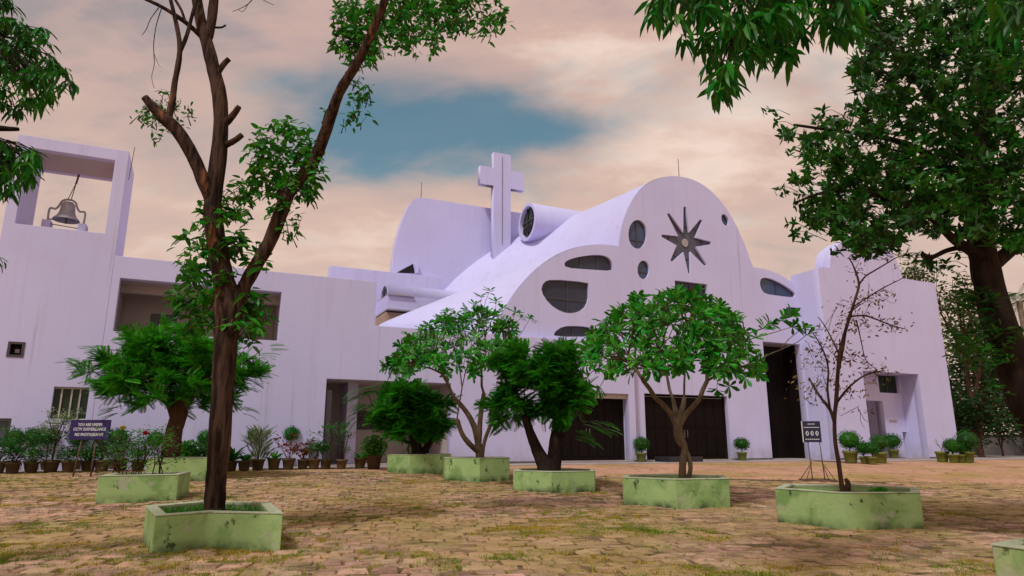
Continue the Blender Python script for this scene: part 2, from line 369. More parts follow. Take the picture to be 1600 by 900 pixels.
def lay_pavers():
    rows = []
    ang = R(9); ca, sa = math.cos(ang), math.sin(ang)
    for j in range(-10, 78):
        off = (0.5 * (j % 2) + rng.uniform(-.17, .17)) * PW
        for i in range(-75, 85):
            lx = i * PW + off; ly = 6.2 + j * PD
            x = lx * ca - ly * sa; y = lx * sa + ly * ca
            if y < 5.6 or abs(x) > 0.80 * y + 0.6 or y > 21: continue
            if any(inside((x, y), p) for p in PLANTER_POLYS): continue
            keep = 0.985 - 0.16 * max(0, patchy(x, y))
            if x > 3.0 and y > 9: keep -= .15
            if rng.random() > keep: continue
            rows.append((x, y, ang))
    # slab template: 8 top/bottom corners with a worn chamfer
    def slab(w_, d_, h_, jit):
        c = 0.012
        base = [(-w_, -d_), (w_, -d_), (w_, d_), (-w_, d_)]
        base = [(a + rng.uniform(-jit, jit), b + rng.uniform(-jit, jit)) for a, b in base]
        v = [(a, b, -0.04) for a, b in base] + [(a, b, h_ - c) for a, b in base] + [(a * (1 - c / w_), b * (1 - c / d_), h_) for a, b in base]
        f = [(8, 9, 10, 11)] + [(k, (k + 1) % 4, 4 + (k + 1) % 4, 4 + k) for k in range(4)] + [(4 + k, 4 + (k + 1) % 4, 8 + (k + 1) % 4, 8 + k) for k in range(4)]
        return v, f
    temps = [slab(PW / 2 - .016, PD / 2 - .016, .0, .017) for _ in range(10)]
    meshes = []
    for v, f in temps:
        me = bpy.data.meshes.new('paver'); me.from_pydata(v, [], f); me.materials.append(MAT['paver']); meshes.append(me)
    def vis(r): return -r[1] - 0.12 * abs(r[0])
    rows = [r for r in rows]
    seen = sorted([r for r in rows if r[1] > 6.6], key=vis, reverse=True)
    first = set(seen[:300])
    AV = []; AF = []
    for r in rows:
        x, y, a = r; z = gz(x, y) + 0.017 + rng.uniform(-.012, .012)
        M = Matrix.Translation((x + rng.uniform(-.016, .016), y + rng.uniform(-.016, .016), z)) @ Matrix.Rotation(a + rng.uniform(-.055, .055), 4, 'Z') @ Matrix.Rotation(rng.uniform(-.05, .05), 4, 'X') @ Matrix.Rotation(rng.uniform(-.05, .05), 4, 'Y')
        k = rng.randrange(10)
        if r in first:
            o = bpy.data.objects.new('paver', meshes[k]); link(o, ground); o.matrix_local = M
        else:
            b = len(AV); AV += [tuple(M @ Vector(q)) for q in temps[k][0]]; AF += [tuple(i + b for i in q) for q in temps[k][1]]
    o = mesh_obj('distant_pavers', AV, AF, 'paver', ground); o['kind'] = 'stuff'

def lay_grass():
    material('yard_grass', (0.15, 0.25, 0.02), (0.46, 0.35, 0.045), 0.8, scale=0.7, coords='World', rand=0.35, translucent=0.25, spec=0.1, lo=0.4, hi=0.6)
    V = []; Fc = []
    cnt = 0
    for _ in range(170000):
        y = 5.8 + 16 * rng.random() ** 1.15; x = rng.uniform(-1, 1) * (0.8 * y + .4)
        p = patchy(x, y) * 1.5 + .05
        if x < -2.5: p += 0.18
        if x > 3.0 and y > 9: p -= 0.7
        if y > 14: p -= 0.15
        if rng.random() > max(0.05, min(1, p)): continue
        if any(inside((x, y), q) for q in PLANTER_POLYS): continue
        cnt += 1
        if cnt > 34000: break
        z = gz(x, y) + .012; h = rng.uniform(.010, .036) * (1.9 if rng.random() < .07 else 1)
        for k in range(6):
            an = rng.uniform(0, 6.283); r0 = rng.uniform(0, .045); lean = rng.uniform(.2, 1.3) * h
            bx = x + math.cos(an) * r0; by = y + math.sin(an) * r0; px, py = -math.sin(an) * .005, math.cos(an) * .005
            i = len(V); V += [(bx - px, by - py, z - .015), (bx + px, by + py, z - .015), (bx + math.cos(an) * lean, by + math.sin(an) * lean, z + h)]
            Fc.append((i, i + 1, i + 2))
    o = mesh_obj('grass', V, Fc, 'yard_grass'); tag(o, 'low dry grass growing in the paving joints', 'grass', kind='stuff')

# ------------------------------------------------------------------ the church
church = tag(empty('church', O, PH), 'large white modern church with vaulted shells, star window and roof cross', 'church')
ZB = 0.30                                                    # walls start below the yard
DW = -0.40                                                   # plane of the lower front wall and wing
def rect_px(xl, xr, yt, yb, d):
    ym = (yt + yb) / 2; xm = (xl + xr) / 2
    u0 = L(xl, ym, d)[0]; u1 = L(xr, ym, d)[0]; z0 = L(xm, yb, d)[1]; z1 = L(xm, yt, d)[1]
    return u0, u1, z0, z1
def rp(r): return [(r[0], r[2]), (r[1], r[2]), (r[1], r[3]), (r[0], r[3])]
def pxs(pts, d): return [L(x, y, d) for x, y in pts]
def ell(cx, cy, rx, ry, rot=0, n=36):
    return [(cx + rx * math.cos(a) * math.cos(rot) - ry * math.sin(a) * math.sin(rot), cy + rx * math.cos(a) * math.sin(rot) + ry * math.sin(a) * math.cos(rot)) for a in [2 * math.pi * i / n for i in range(n)]]

TOWER_U0, TOWER_U1 = L(29, 210, DW)[0], L(202, 238, DW)[0]
ZT = L(212, 238, DW)[1]
# --- lower front wall with the wing, its balcony, portico and doors
zw = L(587, 440, DW)[1]; zw0 = L(400, 423, DW)[1]
u587 = L(587, 470, DW)[0]; zpar = L(660, 514, DW)[1]
uend = L(993, 640, DW)[0]
balc = rect_px(181, 438, 445, 525, DW)
port = (L(507, 650, DW)[0], L(704, 650, DW)[0], ZB + .17, L(545, 593, DW)[1])
door1 = (L(868, 660, DW)[0], L(984, 660, DW)[0], ZB + .24, L(984, 616, DW)[1])
lw_out = [(TOWER_U1, ZB), (port[0], ZB), (port[0], port[3]), (port[1], port[3]), (port[1], ZB), (door1[0], ZB), (door1[0], door1[3]), (door1[1], door1[3]), (door1[1], ZB), (uend, ZB), (uend, zpar), (u587, zpar), (u587, zw), (TOWER_U1, zw)]
WT = 0.37
plate('front_wall', lw_out, [rp(balc)], DW, DW + WT, 'white_paint', church, bev=0.012)
# parapet coping set back behind the low roof
box('roof_slab', u587 + .02, uend - .4, DW + WT + .002, 7.0, zpar - .75, zpar - .5, 'white_paint', church)
# wing: side return, roof and rooms behind the wall
box('wing_roof', TOWER_U1 + .02, u587 - .02, DW + WT + .003, 9.0, zw - .55, zw - .3, 'white_paint', church)
box('wing_side_wall', u587 - .37, u587 - .003, DW + WT + .002, 9.0, zpar - .5, zw - .004, 'white_paint', church)
# balcony recess
bd = 2.3
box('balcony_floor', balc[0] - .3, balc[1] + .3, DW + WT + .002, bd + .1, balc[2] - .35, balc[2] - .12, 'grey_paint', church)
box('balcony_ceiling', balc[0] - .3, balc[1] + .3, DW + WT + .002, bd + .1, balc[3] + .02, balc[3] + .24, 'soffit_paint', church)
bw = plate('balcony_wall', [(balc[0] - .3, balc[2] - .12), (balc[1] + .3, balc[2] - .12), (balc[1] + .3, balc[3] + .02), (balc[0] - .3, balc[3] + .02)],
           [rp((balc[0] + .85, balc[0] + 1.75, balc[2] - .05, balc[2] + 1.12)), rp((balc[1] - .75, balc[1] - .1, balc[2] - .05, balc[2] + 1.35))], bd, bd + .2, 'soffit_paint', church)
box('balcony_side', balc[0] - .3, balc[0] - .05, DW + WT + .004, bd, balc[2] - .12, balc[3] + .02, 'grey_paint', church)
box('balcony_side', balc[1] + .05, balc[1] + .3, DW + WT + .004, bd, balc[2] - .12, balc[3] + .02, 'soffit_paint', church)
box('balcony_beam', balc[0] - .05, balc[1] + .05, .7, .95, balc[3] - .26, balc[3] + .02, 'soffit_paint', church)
box('balcony_column', balc[1] - 1.75, balc[1] - 1.35, 1.2, 1.6, balc[2] - .12, balc[3] + .02, 'soffit_paint', church)
bg_ = box('balcony_window', balc[0] + .85, balc[0] + 1.75, bd + .06, bd + .09, balc[2] - .05, balc[2] + 1.12, 'dark_glass', church)
for k in range(7):
    x = balc[0] + .9 + k * .135; box('bar', x, x + .02, bd + .01, bd + .03, balc[2] - .05, balc[2] + 1.12, 'steel', bg_)
box('balcony_door', balc[1] - .75, balc[1] - .1, bd + .06, bd + .1, balc[2] - .05, balc[2] + 1.35, 'soffit_paint', church)
# portico recess
pd_ = 2.4
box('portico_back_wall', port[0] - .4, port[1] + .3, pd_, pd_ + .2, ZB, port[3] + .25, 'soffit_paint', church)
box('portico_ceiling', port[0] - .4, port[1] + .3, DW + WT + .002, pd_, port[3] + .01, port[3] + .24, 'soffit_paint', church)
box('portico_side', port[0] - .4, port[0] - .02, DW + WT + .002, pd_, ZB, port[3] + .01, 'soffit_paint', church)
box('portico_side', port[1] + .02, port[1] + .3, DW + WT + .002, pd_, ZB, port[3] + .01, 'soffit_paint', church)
box('portico_floor', port[0] + .01, port[1] - .01, DW + .01, pd_, ZB, ZB + .24, 'concrete', church)
box('portico_wall', port[0] + 1.05, port[0] + 1.45, .9, pd_, ZB + .24, port[3] + .01, 'white_paint', church)
box('pillar', port[0] + .015, port[0] + .24, DW + .06, DW + .34, ZB + .24, port[3] - .42, 'frame_dark', church, bev=.01)
lv = box('louvre_window', port[0] + 1.75, port[0] + 2.5, pd_ - .07, pd_ - .005, ZB + 1.55, ZB + 2.3, 'frame_dark', church)
for k in range(6):
    z = ZB + 1.6 + k * .115
    o = mesh_obj('slat', [(port[0] + 1.8, pd_ - .12, z), (port[0] + 2.45, pd_ - .12, z), (port[0] + 2.45, pd_ - .075, z + .07), (port[0] + 1.8, pd_ - .075, z + .07)], [(0, 1, 2, 3)], 'steel', lv)
def door(name, u0, u1, z0, z1, y, nl, mat, parent=church):
    """double leaf panelled door set at depth y"""
    fr = plate(name, [(u0, z0), (u1, z0), (u1, z1), (u0, z1)], [[(u0 + .09, z0 + .002), (u1 - .09, z0 + .002), (u1 - .09, z1 - .09), (u0 + .09, z1 - .09)]], y - .05, y + .08, 'door_wood', parent)
    w_ = (u1 - u0 - .2) / nl
    for k in range(nl):
        a = u0 + .1 + k * w_ + .006; b = a + w_ - .012
        v = boxv(a, b, y, y + .05, z0 + .012, z1 - .1); f = list(BOXF)
        hh = (z1 - z0 - .1)
        for (s, t) in ((.06, .44), (.50, .94)):
            for q in range(2):
                wq = (b - a - .18) / 2; x0 = a + .06 + q * (wq + .06); i = len(v)
                v += boxv(x0, x0 + wq, y - .022, y - .001, z0 + .012 + hh * s, z0 + hh * t); f += [tuple(i + m for m in g) for g in BOXF]
        mesh_obj('leaf', v, f, mat, fr)
    for s in (-.1, .07):
        xm = (u0 + u1) / 2; box('handle', xm + s, xm + s + .03, y - .06, y - .022, z0 + 1.0, z0 + 1.35, 'steel', fr)
    return fr
door('entrance_door', L(676, 690, 1.6)[0], port[1] - .02, ZB + .24, port[3] - .35, pd_ - .12, 2, 'red_wood')
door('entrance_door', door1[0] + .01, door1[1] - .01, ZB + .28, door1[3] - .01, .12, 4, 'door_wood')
box('lintel', door1[0] + .005, door1[1] - .005, DW + .15, .06, door1[3] - .20, door1[3] - .004, 'soffit_paint', church)
box('door_jamb', door1[1] + .002, door1[1] + .2, DW + WT + .002, .5, ZB, door1[3] + .3, 'white_paint', church)
box('door_jamb', door1[0] - .2, door1[0] - .002, DW + WT + .002, .5, ZB, door1[3] + .3, 'white_paint', church)
box('inner_wall', port[1] + .32, uend - .05, .5, .7, ZB, zpar - .76, 'grey_paint', church)
box('threshold', door1[0] + .005, door1[1] - .005, DW - .25, .06, ZB, ZB + .27, 'concrete', church, bev=.01)

# --- main facade: one plate with every opening
uB = L(1268, 713, 0)[0]
lobe = pxs([(771, 522), (780, 497), (795, 472), (812, 447), (835, 423), (860, 403), (890, 389), (922, 382.5), (950, 382), (968, 385)], 0)
arch = pxs([(968, 385), (970, 365), (976, 340), (987, 315), (1003, 293), (1022, 280.5), (1046, 275), (1068, 276), (1091, 283.5), (1113, 299), (1133, 322), (1150, 350), (1163, 380), (1172, 405), (1177, 418)], 0)
should = pxs([(1177, 418), (1195, 420), (1215, 427), (1232, 437), (1245, 448)], 0)
lobeS, archS, shS = smoothopen(lobe, 2), smoothopen(arch, 2), smoothopen(should, 2)
zlow = zpar - 1.1
tall = (L(1199, 620, 0)[0], uB - .06, ZB + .22, L(1199, 534, 0)[1])
d2 = (L(1008.5, 660, 0)[0], L(1139, 660, 0)[0], ZB + .24, L(1075, 617, 0)[1])
outline = [(lobe[0][0], zlow), (uend - .02, zlow), (uend - .02, ZB), (d2[0], ZB), (d2[0], d2[3]), (d2[1], d2[3]), (d2[1], ZB), (tall[0], ZB), (tall[0], tall[3]), (tall[1], tall[3]), (tall[1], ZB), (uB + .3, ZB), (uB + .3, shS[-1][1])] + shS[::-1] + archS[::-1][1:] + lobeS[::-1][1:]
op = {}
op['d_window'] = smoothclosed(pxs([(845, 455), (849, 441), (862, 436), (919, 441), (920, 446), (920, 470), (913, 483), (896, 490), (878, 488), (858, 475)], 0), 1)
op['long_window'] = smoothclosed(pxs([(881, 410), (895, 403), (920, 398.5), (942, 398), (954, 404), (958, 416), (957, 423.5), (920, 421), (884, 418.5)], 0), 1)
op['slit_window'] = smoothclosed(pxs([(866, 519), (880, 509.5), (905, 509), (926, 512), (928, 526), (866, 526)], 0), 1)
def ellpx(cx, cy, rx, ry, rot=0): return pxs(ell(cx, cy, rx, ry, rot), 0)
op['round_window'] = ellpx(996.5, 366, 14.5, 22.5, 0.0)
op['small_round_window'] = ellpx(1005.5, 421.5, 9.3, 14.5, 0.0)
op['tiny_round_window'] = ellpx(1133, 343.5, 5.2, 9.5, -0.35)
op['shoulder_window'] = smoothclosed(pxs([(1187, 441), (1190, 434), (1202, 434), (1222, 443), (1240, 455), (1243, 460), (1241, 465), (1215, 462), (1195, 459), (1189, 451)], 0), 1)
op['square_window'] = pxs([(1228, 482), (1231, 479.5), (1250, 481), (1251, 495), (1227, 493)], 0)
op['wide_window'] = rp(rect_px(1055, 1105.5, 441, 462, 0))
cs = (1072.5, 378.5); tips = [(1070, 323), (1096, 343.5), (1111, 379.5), (1103, 414.5), (1077.5, 427), (1049, 408), (1034, 368), (1044, 333.5)]
star = []
for i, tp in enumerate(tips):
    a = math.atan2(tp[1] - cs[1], tp[0] - cs[0]); nxt = tips[(i + 1) % 8]; a2 = math.atan2(nxt[1] - cs[1], nxt[0] - cs[0])
    if a2 < a: a2 += 2 * math.pi
    nxv = (-math.sin(a), math.cos(a)); am = (a + a2) / 2
    star += [(tp[0] - nxv[0] * 2.0, tp[1] - nxv[1] * 2.0), (tp[0] + nxv[0] * 2.0, tp[1] + nxv[1] * 2.0), (cs[0] + 16 * math.cos(am), cs[1] + 16 * math.sin(am))]
op['star_window'] = pxs(star, 0)
plate('facade', outline, list(op.values()), 0.0, 0.35, 'white_paint', church, bev=0.02)
def window(name, pts, y, mullions=(), glass='dark_glass', k=0.93, fr='frame_dark'):
    o = plate(name, pts, [shrink(pts, k)], y, y + .07, fr, church)
    plate('pane', shrink(pts, .995), [], y + .03, y + .05, glass, o)
    us = [p[0] for p in pts]; zs = [p[1] for p in pts]; cu, cz = (min(us) + max(us)) / 2, (min(zs) + max(zs)) / 2
    for (kind, t) in mullions:
        if kind == 'v':
            u = min(us) + t * (max(us) - min(us))
            z_in = [z for (a, z) in cross_pts(pts, u, 0)]
            if len(z_in) >= 2: box('mullion', u - .025, u + .025, y - .005, y + .06, min(z_in), max(z_in), fr, o)
        else:
            z = min(zs) + t * (max(zs) - min(zs))
            u_in = [a for (a, b) in cross_pts(pts, z, 1)]
            if len(u_in) >= 2: box('mullion', min(u_in), max(u_in), y - .004, y + .058, z - .025, z + .025, fr, o)
    return o
def cross_pts(pts, c, ax):
    r = []
    for i in range(len(pts)):
        a, b = pts[i - 1], pts[i]
        if (a[ax] - c) * (b[ax] - c) < 0:
            t = (c - a[ax]) / (b[ax] - a[ax]); r.append((a[0] + t * (b[0] - a[0]), a[1] + t * (b[1] - a[1])))
    return r
window('oval_window', op['d_window'], .12, (('v', .56), ('h', .42)))
window('oval_window', op['long_window'], .12, (('v', .35), ('v', .7)))
window('oval_window', op['slit_window'], .12, (('v', .5),))
window('oval_window', op['round_window'], .12, (('v', .5), ('h', .3)), 'blue_glass')
window('oval_window', op['small_round_window'], .12, (('h', .4),), 'blue_glass')
window('oval_window', op['tiny_round_window'], .12, (), 'blue_glass')
window('oval_window', op['shoulder_window'], .12, (('v', .5),), 'blue_glass')
window('oval_window', op['square_window'], .12, (), 'blue_glass')
ww = window('wide_window', op['wide_window'], .16, (('v', .25), ('v', .5), ('v', .75)), 'dark_glass')
material('star_glass', (0.055, 0.06, 0.095), (0.10, 0.105, 0.15), 0.25, scale=1.2, coords='World', spec=0.5)
sw = window('star_window', op['star_window'], .12, (), 'star_glass', .96)
cu_, cz_ = L(cs[0], cs[1], 0)
for i in range(8):                                            # ribs between the star's rays
    tp = tips[i]; am = math.atan2(tp[1] - cs[1], tp[0] - cs[0]); p = L(cs[0] + 26 * math.cos(am), cs[1] + 26 * math.sin(am), 0)
    tv = Vector((p[0] - cu_, 0, p[1] - cz_)); sd_ = Vector((tv.z, 0, -tv.x)).normalized() * .19; c_ = Vector((p[0], .125, p[1]))
    t_ = Tubes(); t_.add([c_ - sd_, c_ + sd_], [.02, .02], 4); t_.build('rib', 'frame_dark', sw, False)
plate('hub', ell(cu_, cz_, .2, .22, 0, 16), [], .10, .13, 'grey_paint', sw)
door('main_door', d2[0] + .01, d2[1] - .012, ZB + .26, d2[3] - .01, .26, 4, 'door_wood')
box('threshold', d2[0] + .005, d2[1] - .005, -.22, .2, ZB, ZB + .255, 'concrete', church, bev=.01)
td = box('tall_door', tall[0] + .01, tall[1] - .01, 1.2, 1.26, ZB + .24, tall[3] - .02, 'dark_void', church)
for k in range(8):
    w_ = (tall[1] - tall[0] - .04) / 8; x = tall[0] + .02 + k * w_
    box('plank', x + .006, x + w_ - .006, 1.15, 1.198, ZB + .24, tall[3] - .5, 'door_wood', td)
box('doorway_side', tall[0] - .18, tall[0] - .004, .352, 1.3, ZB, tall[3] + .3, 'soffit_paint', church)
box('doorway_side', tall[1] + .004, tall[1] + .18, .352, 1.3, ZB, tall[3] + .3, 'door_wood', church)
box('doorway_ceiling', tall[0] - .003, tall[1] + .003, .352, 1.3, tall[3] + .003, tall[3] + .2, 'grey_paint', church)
box('threshold', tall[0] + .004, tall[1] - .004, -.12, 1.19, ZB, ZB + .235, 'concrete', church, bev=.01)
stp = box('door_step', d2[0] + .05, L(1094, 718, -1.3)[0], -1.5, -.5, ZB + .1, ZB + .42, 'black_stone', church, bev=.02)

# --- vaulted shells behind the facade (swept back, drifting slightly left)
SK = -0.12
def vault(name, prof, y0, y1, n=10, taper=0.0, zt=0.0):
    v = []; f = []; m = len(prof)
    cu0 = sum(p[0] for p in prof) / m
    for i in range(n + 1):
        t = i / n; d = y0 + (y1 - y0) * t; k = 1 - taper * t
        for (u, z) in prof: v.append((cu0 + (u - cu0) * k + SK * d, d, z * (1 - zt * t)))
    for i in range(n):
        for j in range(m - 1): f.append((i * m + j, (i + 1) * m + j, (i + 1) * m + j + 1, i * m + j + 1))
    o = mesh_obj(name, v, f, 'white_paint', church, True)
    bm = bmesh.new(); bm.from_mesh(o.data); bmesh.ops.recalc_face_normals(bm, faces=bm.faces); bm.to_mesh(o.data); bm.free()
    return o
prof1 = [(archS[0][0] - .35, zlow)] + archS + [(archS[-1][0] + .1, zlow)]
lob_l = [(lobeS[0][0] - .35, zlow - .1)] + lobeS + [(lobeS[-1][0] + 1.0, lobeS[-1][1] - .5)]
sh_r = [(shS[0][0] - 1.0, shS[0][1] - .6)] + shS + [(shS[-1][0], zlow)]
zpk_ = max(z for u, z in archS); DTW = 9.0
pv = [(u + (-.014 if k < len(prof1) / 2 else .014), z + .012, k < len(prof1) * .48) for k, (u, z) in enumerate(prof1)]
v = []; f = []; m_ = len(pv); nn = 22
for i in range(nn + 1):
    t = i / nn; d = .03 + (DTW + 1.0 - .03) * t; tt = min(d / DTW, 1.0)
    for (u, z, left) in pv:
        h = max(0.0, min(1.0, (z - zlow) / (zpk_ - zlow)))
        sh = -9.2 * (1 - h) * tt ** 2.5 if left else 0.0
        v.append((u + SK * d + sh, d, z))
for i in range(nn):
    for j in range(m_ - 1): f.append((i * m_ + j, (i + 1) * m_ + j, (i + 1) * m_ + j + 1, i * m_ + j + 1))
nv_ = mesh_obj('vault_shell', v, f, 'white_paint', church, True)
bm = bmesh.new(); bm.from_mesh(nv_.data); bmesh.ops.recalc_face_normals(bm, faces=bm.faces); bm.to_mesh(nv_.data); bm.free()
def resample(pts, n):
    P = [np.array(p, float) for p in pts]; cl = [0.0]
    for q, r in zip(P, P[1:]): cl.append(cl[-1] + np.linalg.norm(r - q))
    out = []
    for i in range(n):
        t = cl[-1] * i / (n - 1); k = min(max(np.searchsorted(cl, t) - 1, 0), len(P) - 2)
        f_ = (t - cl[k]) / max(cl[k + 1] - cl[k], 1e-9); out.append(P[k] * (1 - f_) + P[k + 1] * f_)
    return out
DLB = 4.6
lb_back = smoothopen([L(x, y, DLB) for x, y in ((578, 540), (583, 517), (592, 507), (612, 498), (640, 487), (690, 467), (740, 447), (790, 436), (850, 434), (900, 440))], 2)
A_ = resample([(u - .012, z + .012) for u, z in lobeS] + [(lobeS[-1][0] + .8, lobeS[-1][1] - .25)], 44); B_ = resample(lb_back, 44)
v = []; f = []; nn = 14
for i in range(nn + 1):
    t = i / nn; te = t
    for p, q in zip(A_, B_): v.append((p[0] * (1 - te) + q[0] * te, .03 + (DLB - .03) * t, p[1] * (1 - te) + q[1] * te + .12 * math.sin(math.pi * t)))
for i in range(nn):
    for j in range(43): f.append((i * 44 + j, (i + 1) * 44 + j, (i + 1) * 44 + j + 1, i * 44 + j + 1))
ls_ = mesh_obj('lobe_shell', v, f, 'white_paint', church, True)
bm = bmesh.new(); bm.from_mesh(ls_.data); bmesh.ops.recalc_face_normals(bm, faces=bm.faces); bm.to_mesh(ls_.data); bm.free()
vault('shoulder_shell', [(u + .012, z + .012) for u, z in sh_r], .03, 10)
# tall wall with the curved left end, its body set back behind it
lft = smoothopen([L(x, y, DTW) for x, y in ((611, 480), (612, 420), (617, 382), (627, 346), (638, 321), (646, 311), (656, 308))], 2)
zr = lft[-1][1]; ur_ = L(905, 330, DTW)[0] + 3
prof_t = [(lft[0][0], 4.5)] + lft + [(ur_, zr)]
tr = plate('transept_wall', prof_t + [(ur_, 4.5)], [], DTW, DTW + .5, 'white_paint', church, bev=.03)
v = []; f = []; m_ = len(prof_t)
for i, d in enumerate((DTW + .502, DTW + 7)): v += [(u + (.45 if i == 0 else 4.2), d, z - (.05 if i == 0 else .8)) for u, z in prof_t]
f = [(i, i + 1, m_ + i + 1, m_ + i) for i in range(m_ - 1)]
mesh_obj('transept_vault', v, f, 'white_paint', church, True)
plate('vent_shade_plate', [L(x, y, DTW) for x, y in ((619, 426.5), (645, 412.5), (648, 427))], [], DTW - .03, DTW - .004, 'dark_void', church)  # near-black plate on the wall, painting the shade inside a vent
fu, fz = L(648, 412, DTW); box('vent_fin', fu, fu + .12, DTW - .35, DTW - .004, L(648, 428, DTW)[1], fz + .04, 'white_paint', church)
dpk = DTW + .25; ut = L(660, 308, DTW)[0] - .4; back = [(0, 0), (0, zr)]
# cylinder with the round window on its left end
uo = L(823, 318, 6.6)[0]; ct = E(823, 318.5, uo); cb = E(823, 376, uo); rc = (ct[1] - cb[1]) / 2; zc = (ct[1] + cb[1]) / 2; dc = (E(810, 347, uo)[0] + E(837, 347, uo)[0]) / 2
v = []; n = 40
for (u, r) in ((uo, rc * .84), (uo, rc), (uo + 6.0, rc)): v += [(u, dc + r * math.cos(2 * math.pi * i / n), zc + r * math.sin(2 * math.pi * i / n)) for i in range(n)]
v += [(uo + .35, dc + rc * .84 * math.cos(2 * math.pi * i / n), zc + rc * .84 * math.sin(2 * math.pi * i / n)) for i in range(n)]
f = []
for a, b in ((0, 1), (1, 2), (3, 0)): f += [(a * n + i, a * n + (i + 1) % n, b * n + (i + 1) % n, b * n + i) for i in range(n)]
cyl = mesh_obj('window_drum', v, f, 'white_paint', church)
rw = mesh_obj('round_window', [(uo + .22, dc + rc * .84 * math.cos(2 * math.pi * i / n), zc + rc * .84 * math.sin(2 * math.pi * i / n)) for i in range(n)], [tuple(range(n))], 'green_glass', church)
for s in (-.45, .1): t_ = Tubes(); hw = math.sqrt(.84 ** 2 - s * s) * rc; t_.box(uo + .15, uo + .21, dc - hw, dc + hw, zc + s * rc - .03, zc + s * rc + .03); t_.build('mullion', 'frame_dark', rw, False)
for s in (-.28, .28): t_ = Tubes(); hw = math.sqrt(.84 ** 2 - s * s) * rc; t_.box(uo + .14, uo + .2, dc + s * rc - .025, dc + s * rc + .025, zc - hw, zc + hw); t_.build('mullion', 'frame_dark', rw, False)
t_ = Tubes(); t_.box(uo + .13, uo + .215, dc - rc * .7, dc + rc * .7, zc - rc * .45, zc - rc * .2); t_.build('transom', 'dark_void', rw, False)
# roof cross
DC = 8.1
def cz2(x, y): return L(x, y, DC)
c0 = cz2(771, 330)[0]; c1 = cz2(798, 330)[0]; zt_ = cz2(785, 240)[1]; za = cz2(785, 264.5)[1]; zb_ = cz2(785, 292.5)[1]; a0 = cz2(750.5, 275)[0]; a1 = cz2(819, 280)[0]; z0_ = cz2(785, 376)[1] - 2.5
plate('cross', [(c0, z0_), (c1, z0_), (c1, zb_), (a1, zb_), (a1, za), (c1, za), (c1, zt_), (c0, zt_), (c0, za), (a0, za), (a0, zb_), (c0, zb_)], [], DC, DC + .38, 'white_paint', church)
tube_obj('lightning_rod', [((c0 + c1) / 2, DC + .3, z0_ + 2), ((c0 + c1) / 2, DC - .03, z0_ + 2.3), ((c0 + c1) / 2, DC - .03, zt_ - .3), ((c0 + c1) / 2, DC + .1, zt_ + .05), ((c0 + c1) / 2, DC + .1, zt_ + .42)], .012, 'steel', church, 5)
tube_obj('lightning_rod', [(ut + .4, dpk, back[1][1] - .1), (ut + .4, dpk, back[1][1] + 1.0)], .02, 'steel', church, 5)
pk = L(1061, 275, .2); tube_obj('lightning_rod', [(pk[0], .2, pk[1] - .1), (pk[0], .2, pk[1] + .95)], .018, 'steel', church, 5)
# downpipe lines on the nave vault: a run of small cable clips
for k in range(9):
    i = int(len(archS) * (.04 + .26 * k / 8)); u, z = archS[i]
    box('cable_clip', u + SK * 1.9 - .03, u + SK * 1.9 + .01, 1.85, 1.88, z - .02, z + .03, 'steel', church)
# upper wall behind the wing and the low service vault
us0 = L(515, 430, 8.3)[0]; zs = L(560, 419.5, 8.3)[1]
box('upper_wall', us0, L(690, 430, 8.3)[0], 8.3, 8.95, zw - .6, zs, 'white_paint', church, bev=.015)
uv = L(600, 455, 7.0)[0]; rt_ = E(601, 445, uv); rb_ = E(601, 464, uv); rr = rt_[1] - rb_[1]; dv = E(601, 455, uv)[0]
v = []; n = 24
for u in (uv, uv + 8.5): v += [(u, dv + rr * 1.05 * math.cos(math.pi * i / n), rb_[1] + rr * math.sin(math.pi * i / n)) for i in range(n + 1)]
sv_ = mesh_obj('service_vault', v, [(i, i + 1, n + 2 + i, n + 1 + i) for i in range(n)] + [tuple(range(n + 1)), tuple(range(2 * n + 1, n, -1))], 'white_paint', church)
for p in sv_.data.polygons: p.use_smooth = len(p.vertices) == 4
fw = mesh_obj('fan_window', [(uv - .03, dv + rr * .82 * math.cos(math.pi * i / n), rb_[1] + .04 + rr * .82 * math.sin(math.pi * i / n)) for i in range(n + 1)], [tuple(range(n + 1))], 'dark_glass', church)
for a in (.25, .5, .75): t_ = Tubes(); t_.add([(uv - .05, dv, rb_[1] + .05), (uv - .05, dv + rr * .8 * math.cos(a * math.pi), rb_[1] + rr * .8 * math.sin(a * math.pi))], [.02, .02], 4); t_.build('mullion', 'frame_dark', fw, False)
zl1 = rb_[1]; zl2 = E(610, 480, uv)[1]; zl3 = E(610, 512, uv)[1]
box('service_wall', uv - .02, uv + 6, dv - rr * 1.1, dv + 2.2, zl2 - .02, zl1 - .01, 'white_paint', church)
box('tile_ledge', uv - .02, uv + 1.3, dv - rr * 1.1 - .12, dv + 2, zl1 - .03, zl1 + .04, 'grey_paint', church)
box('tile_ledge', uv - .04, uv + 1.6, dv - rr * 1.1 - .14, dv + 2, zl2 - .04, zl2 + .03, 'grey_paint', church)
box('service_recess', uv - .05, uv + 4, dv - rr * .9, dv + 2.0, zl3 - .6, zl2 - .11, 'tan_paint', church)
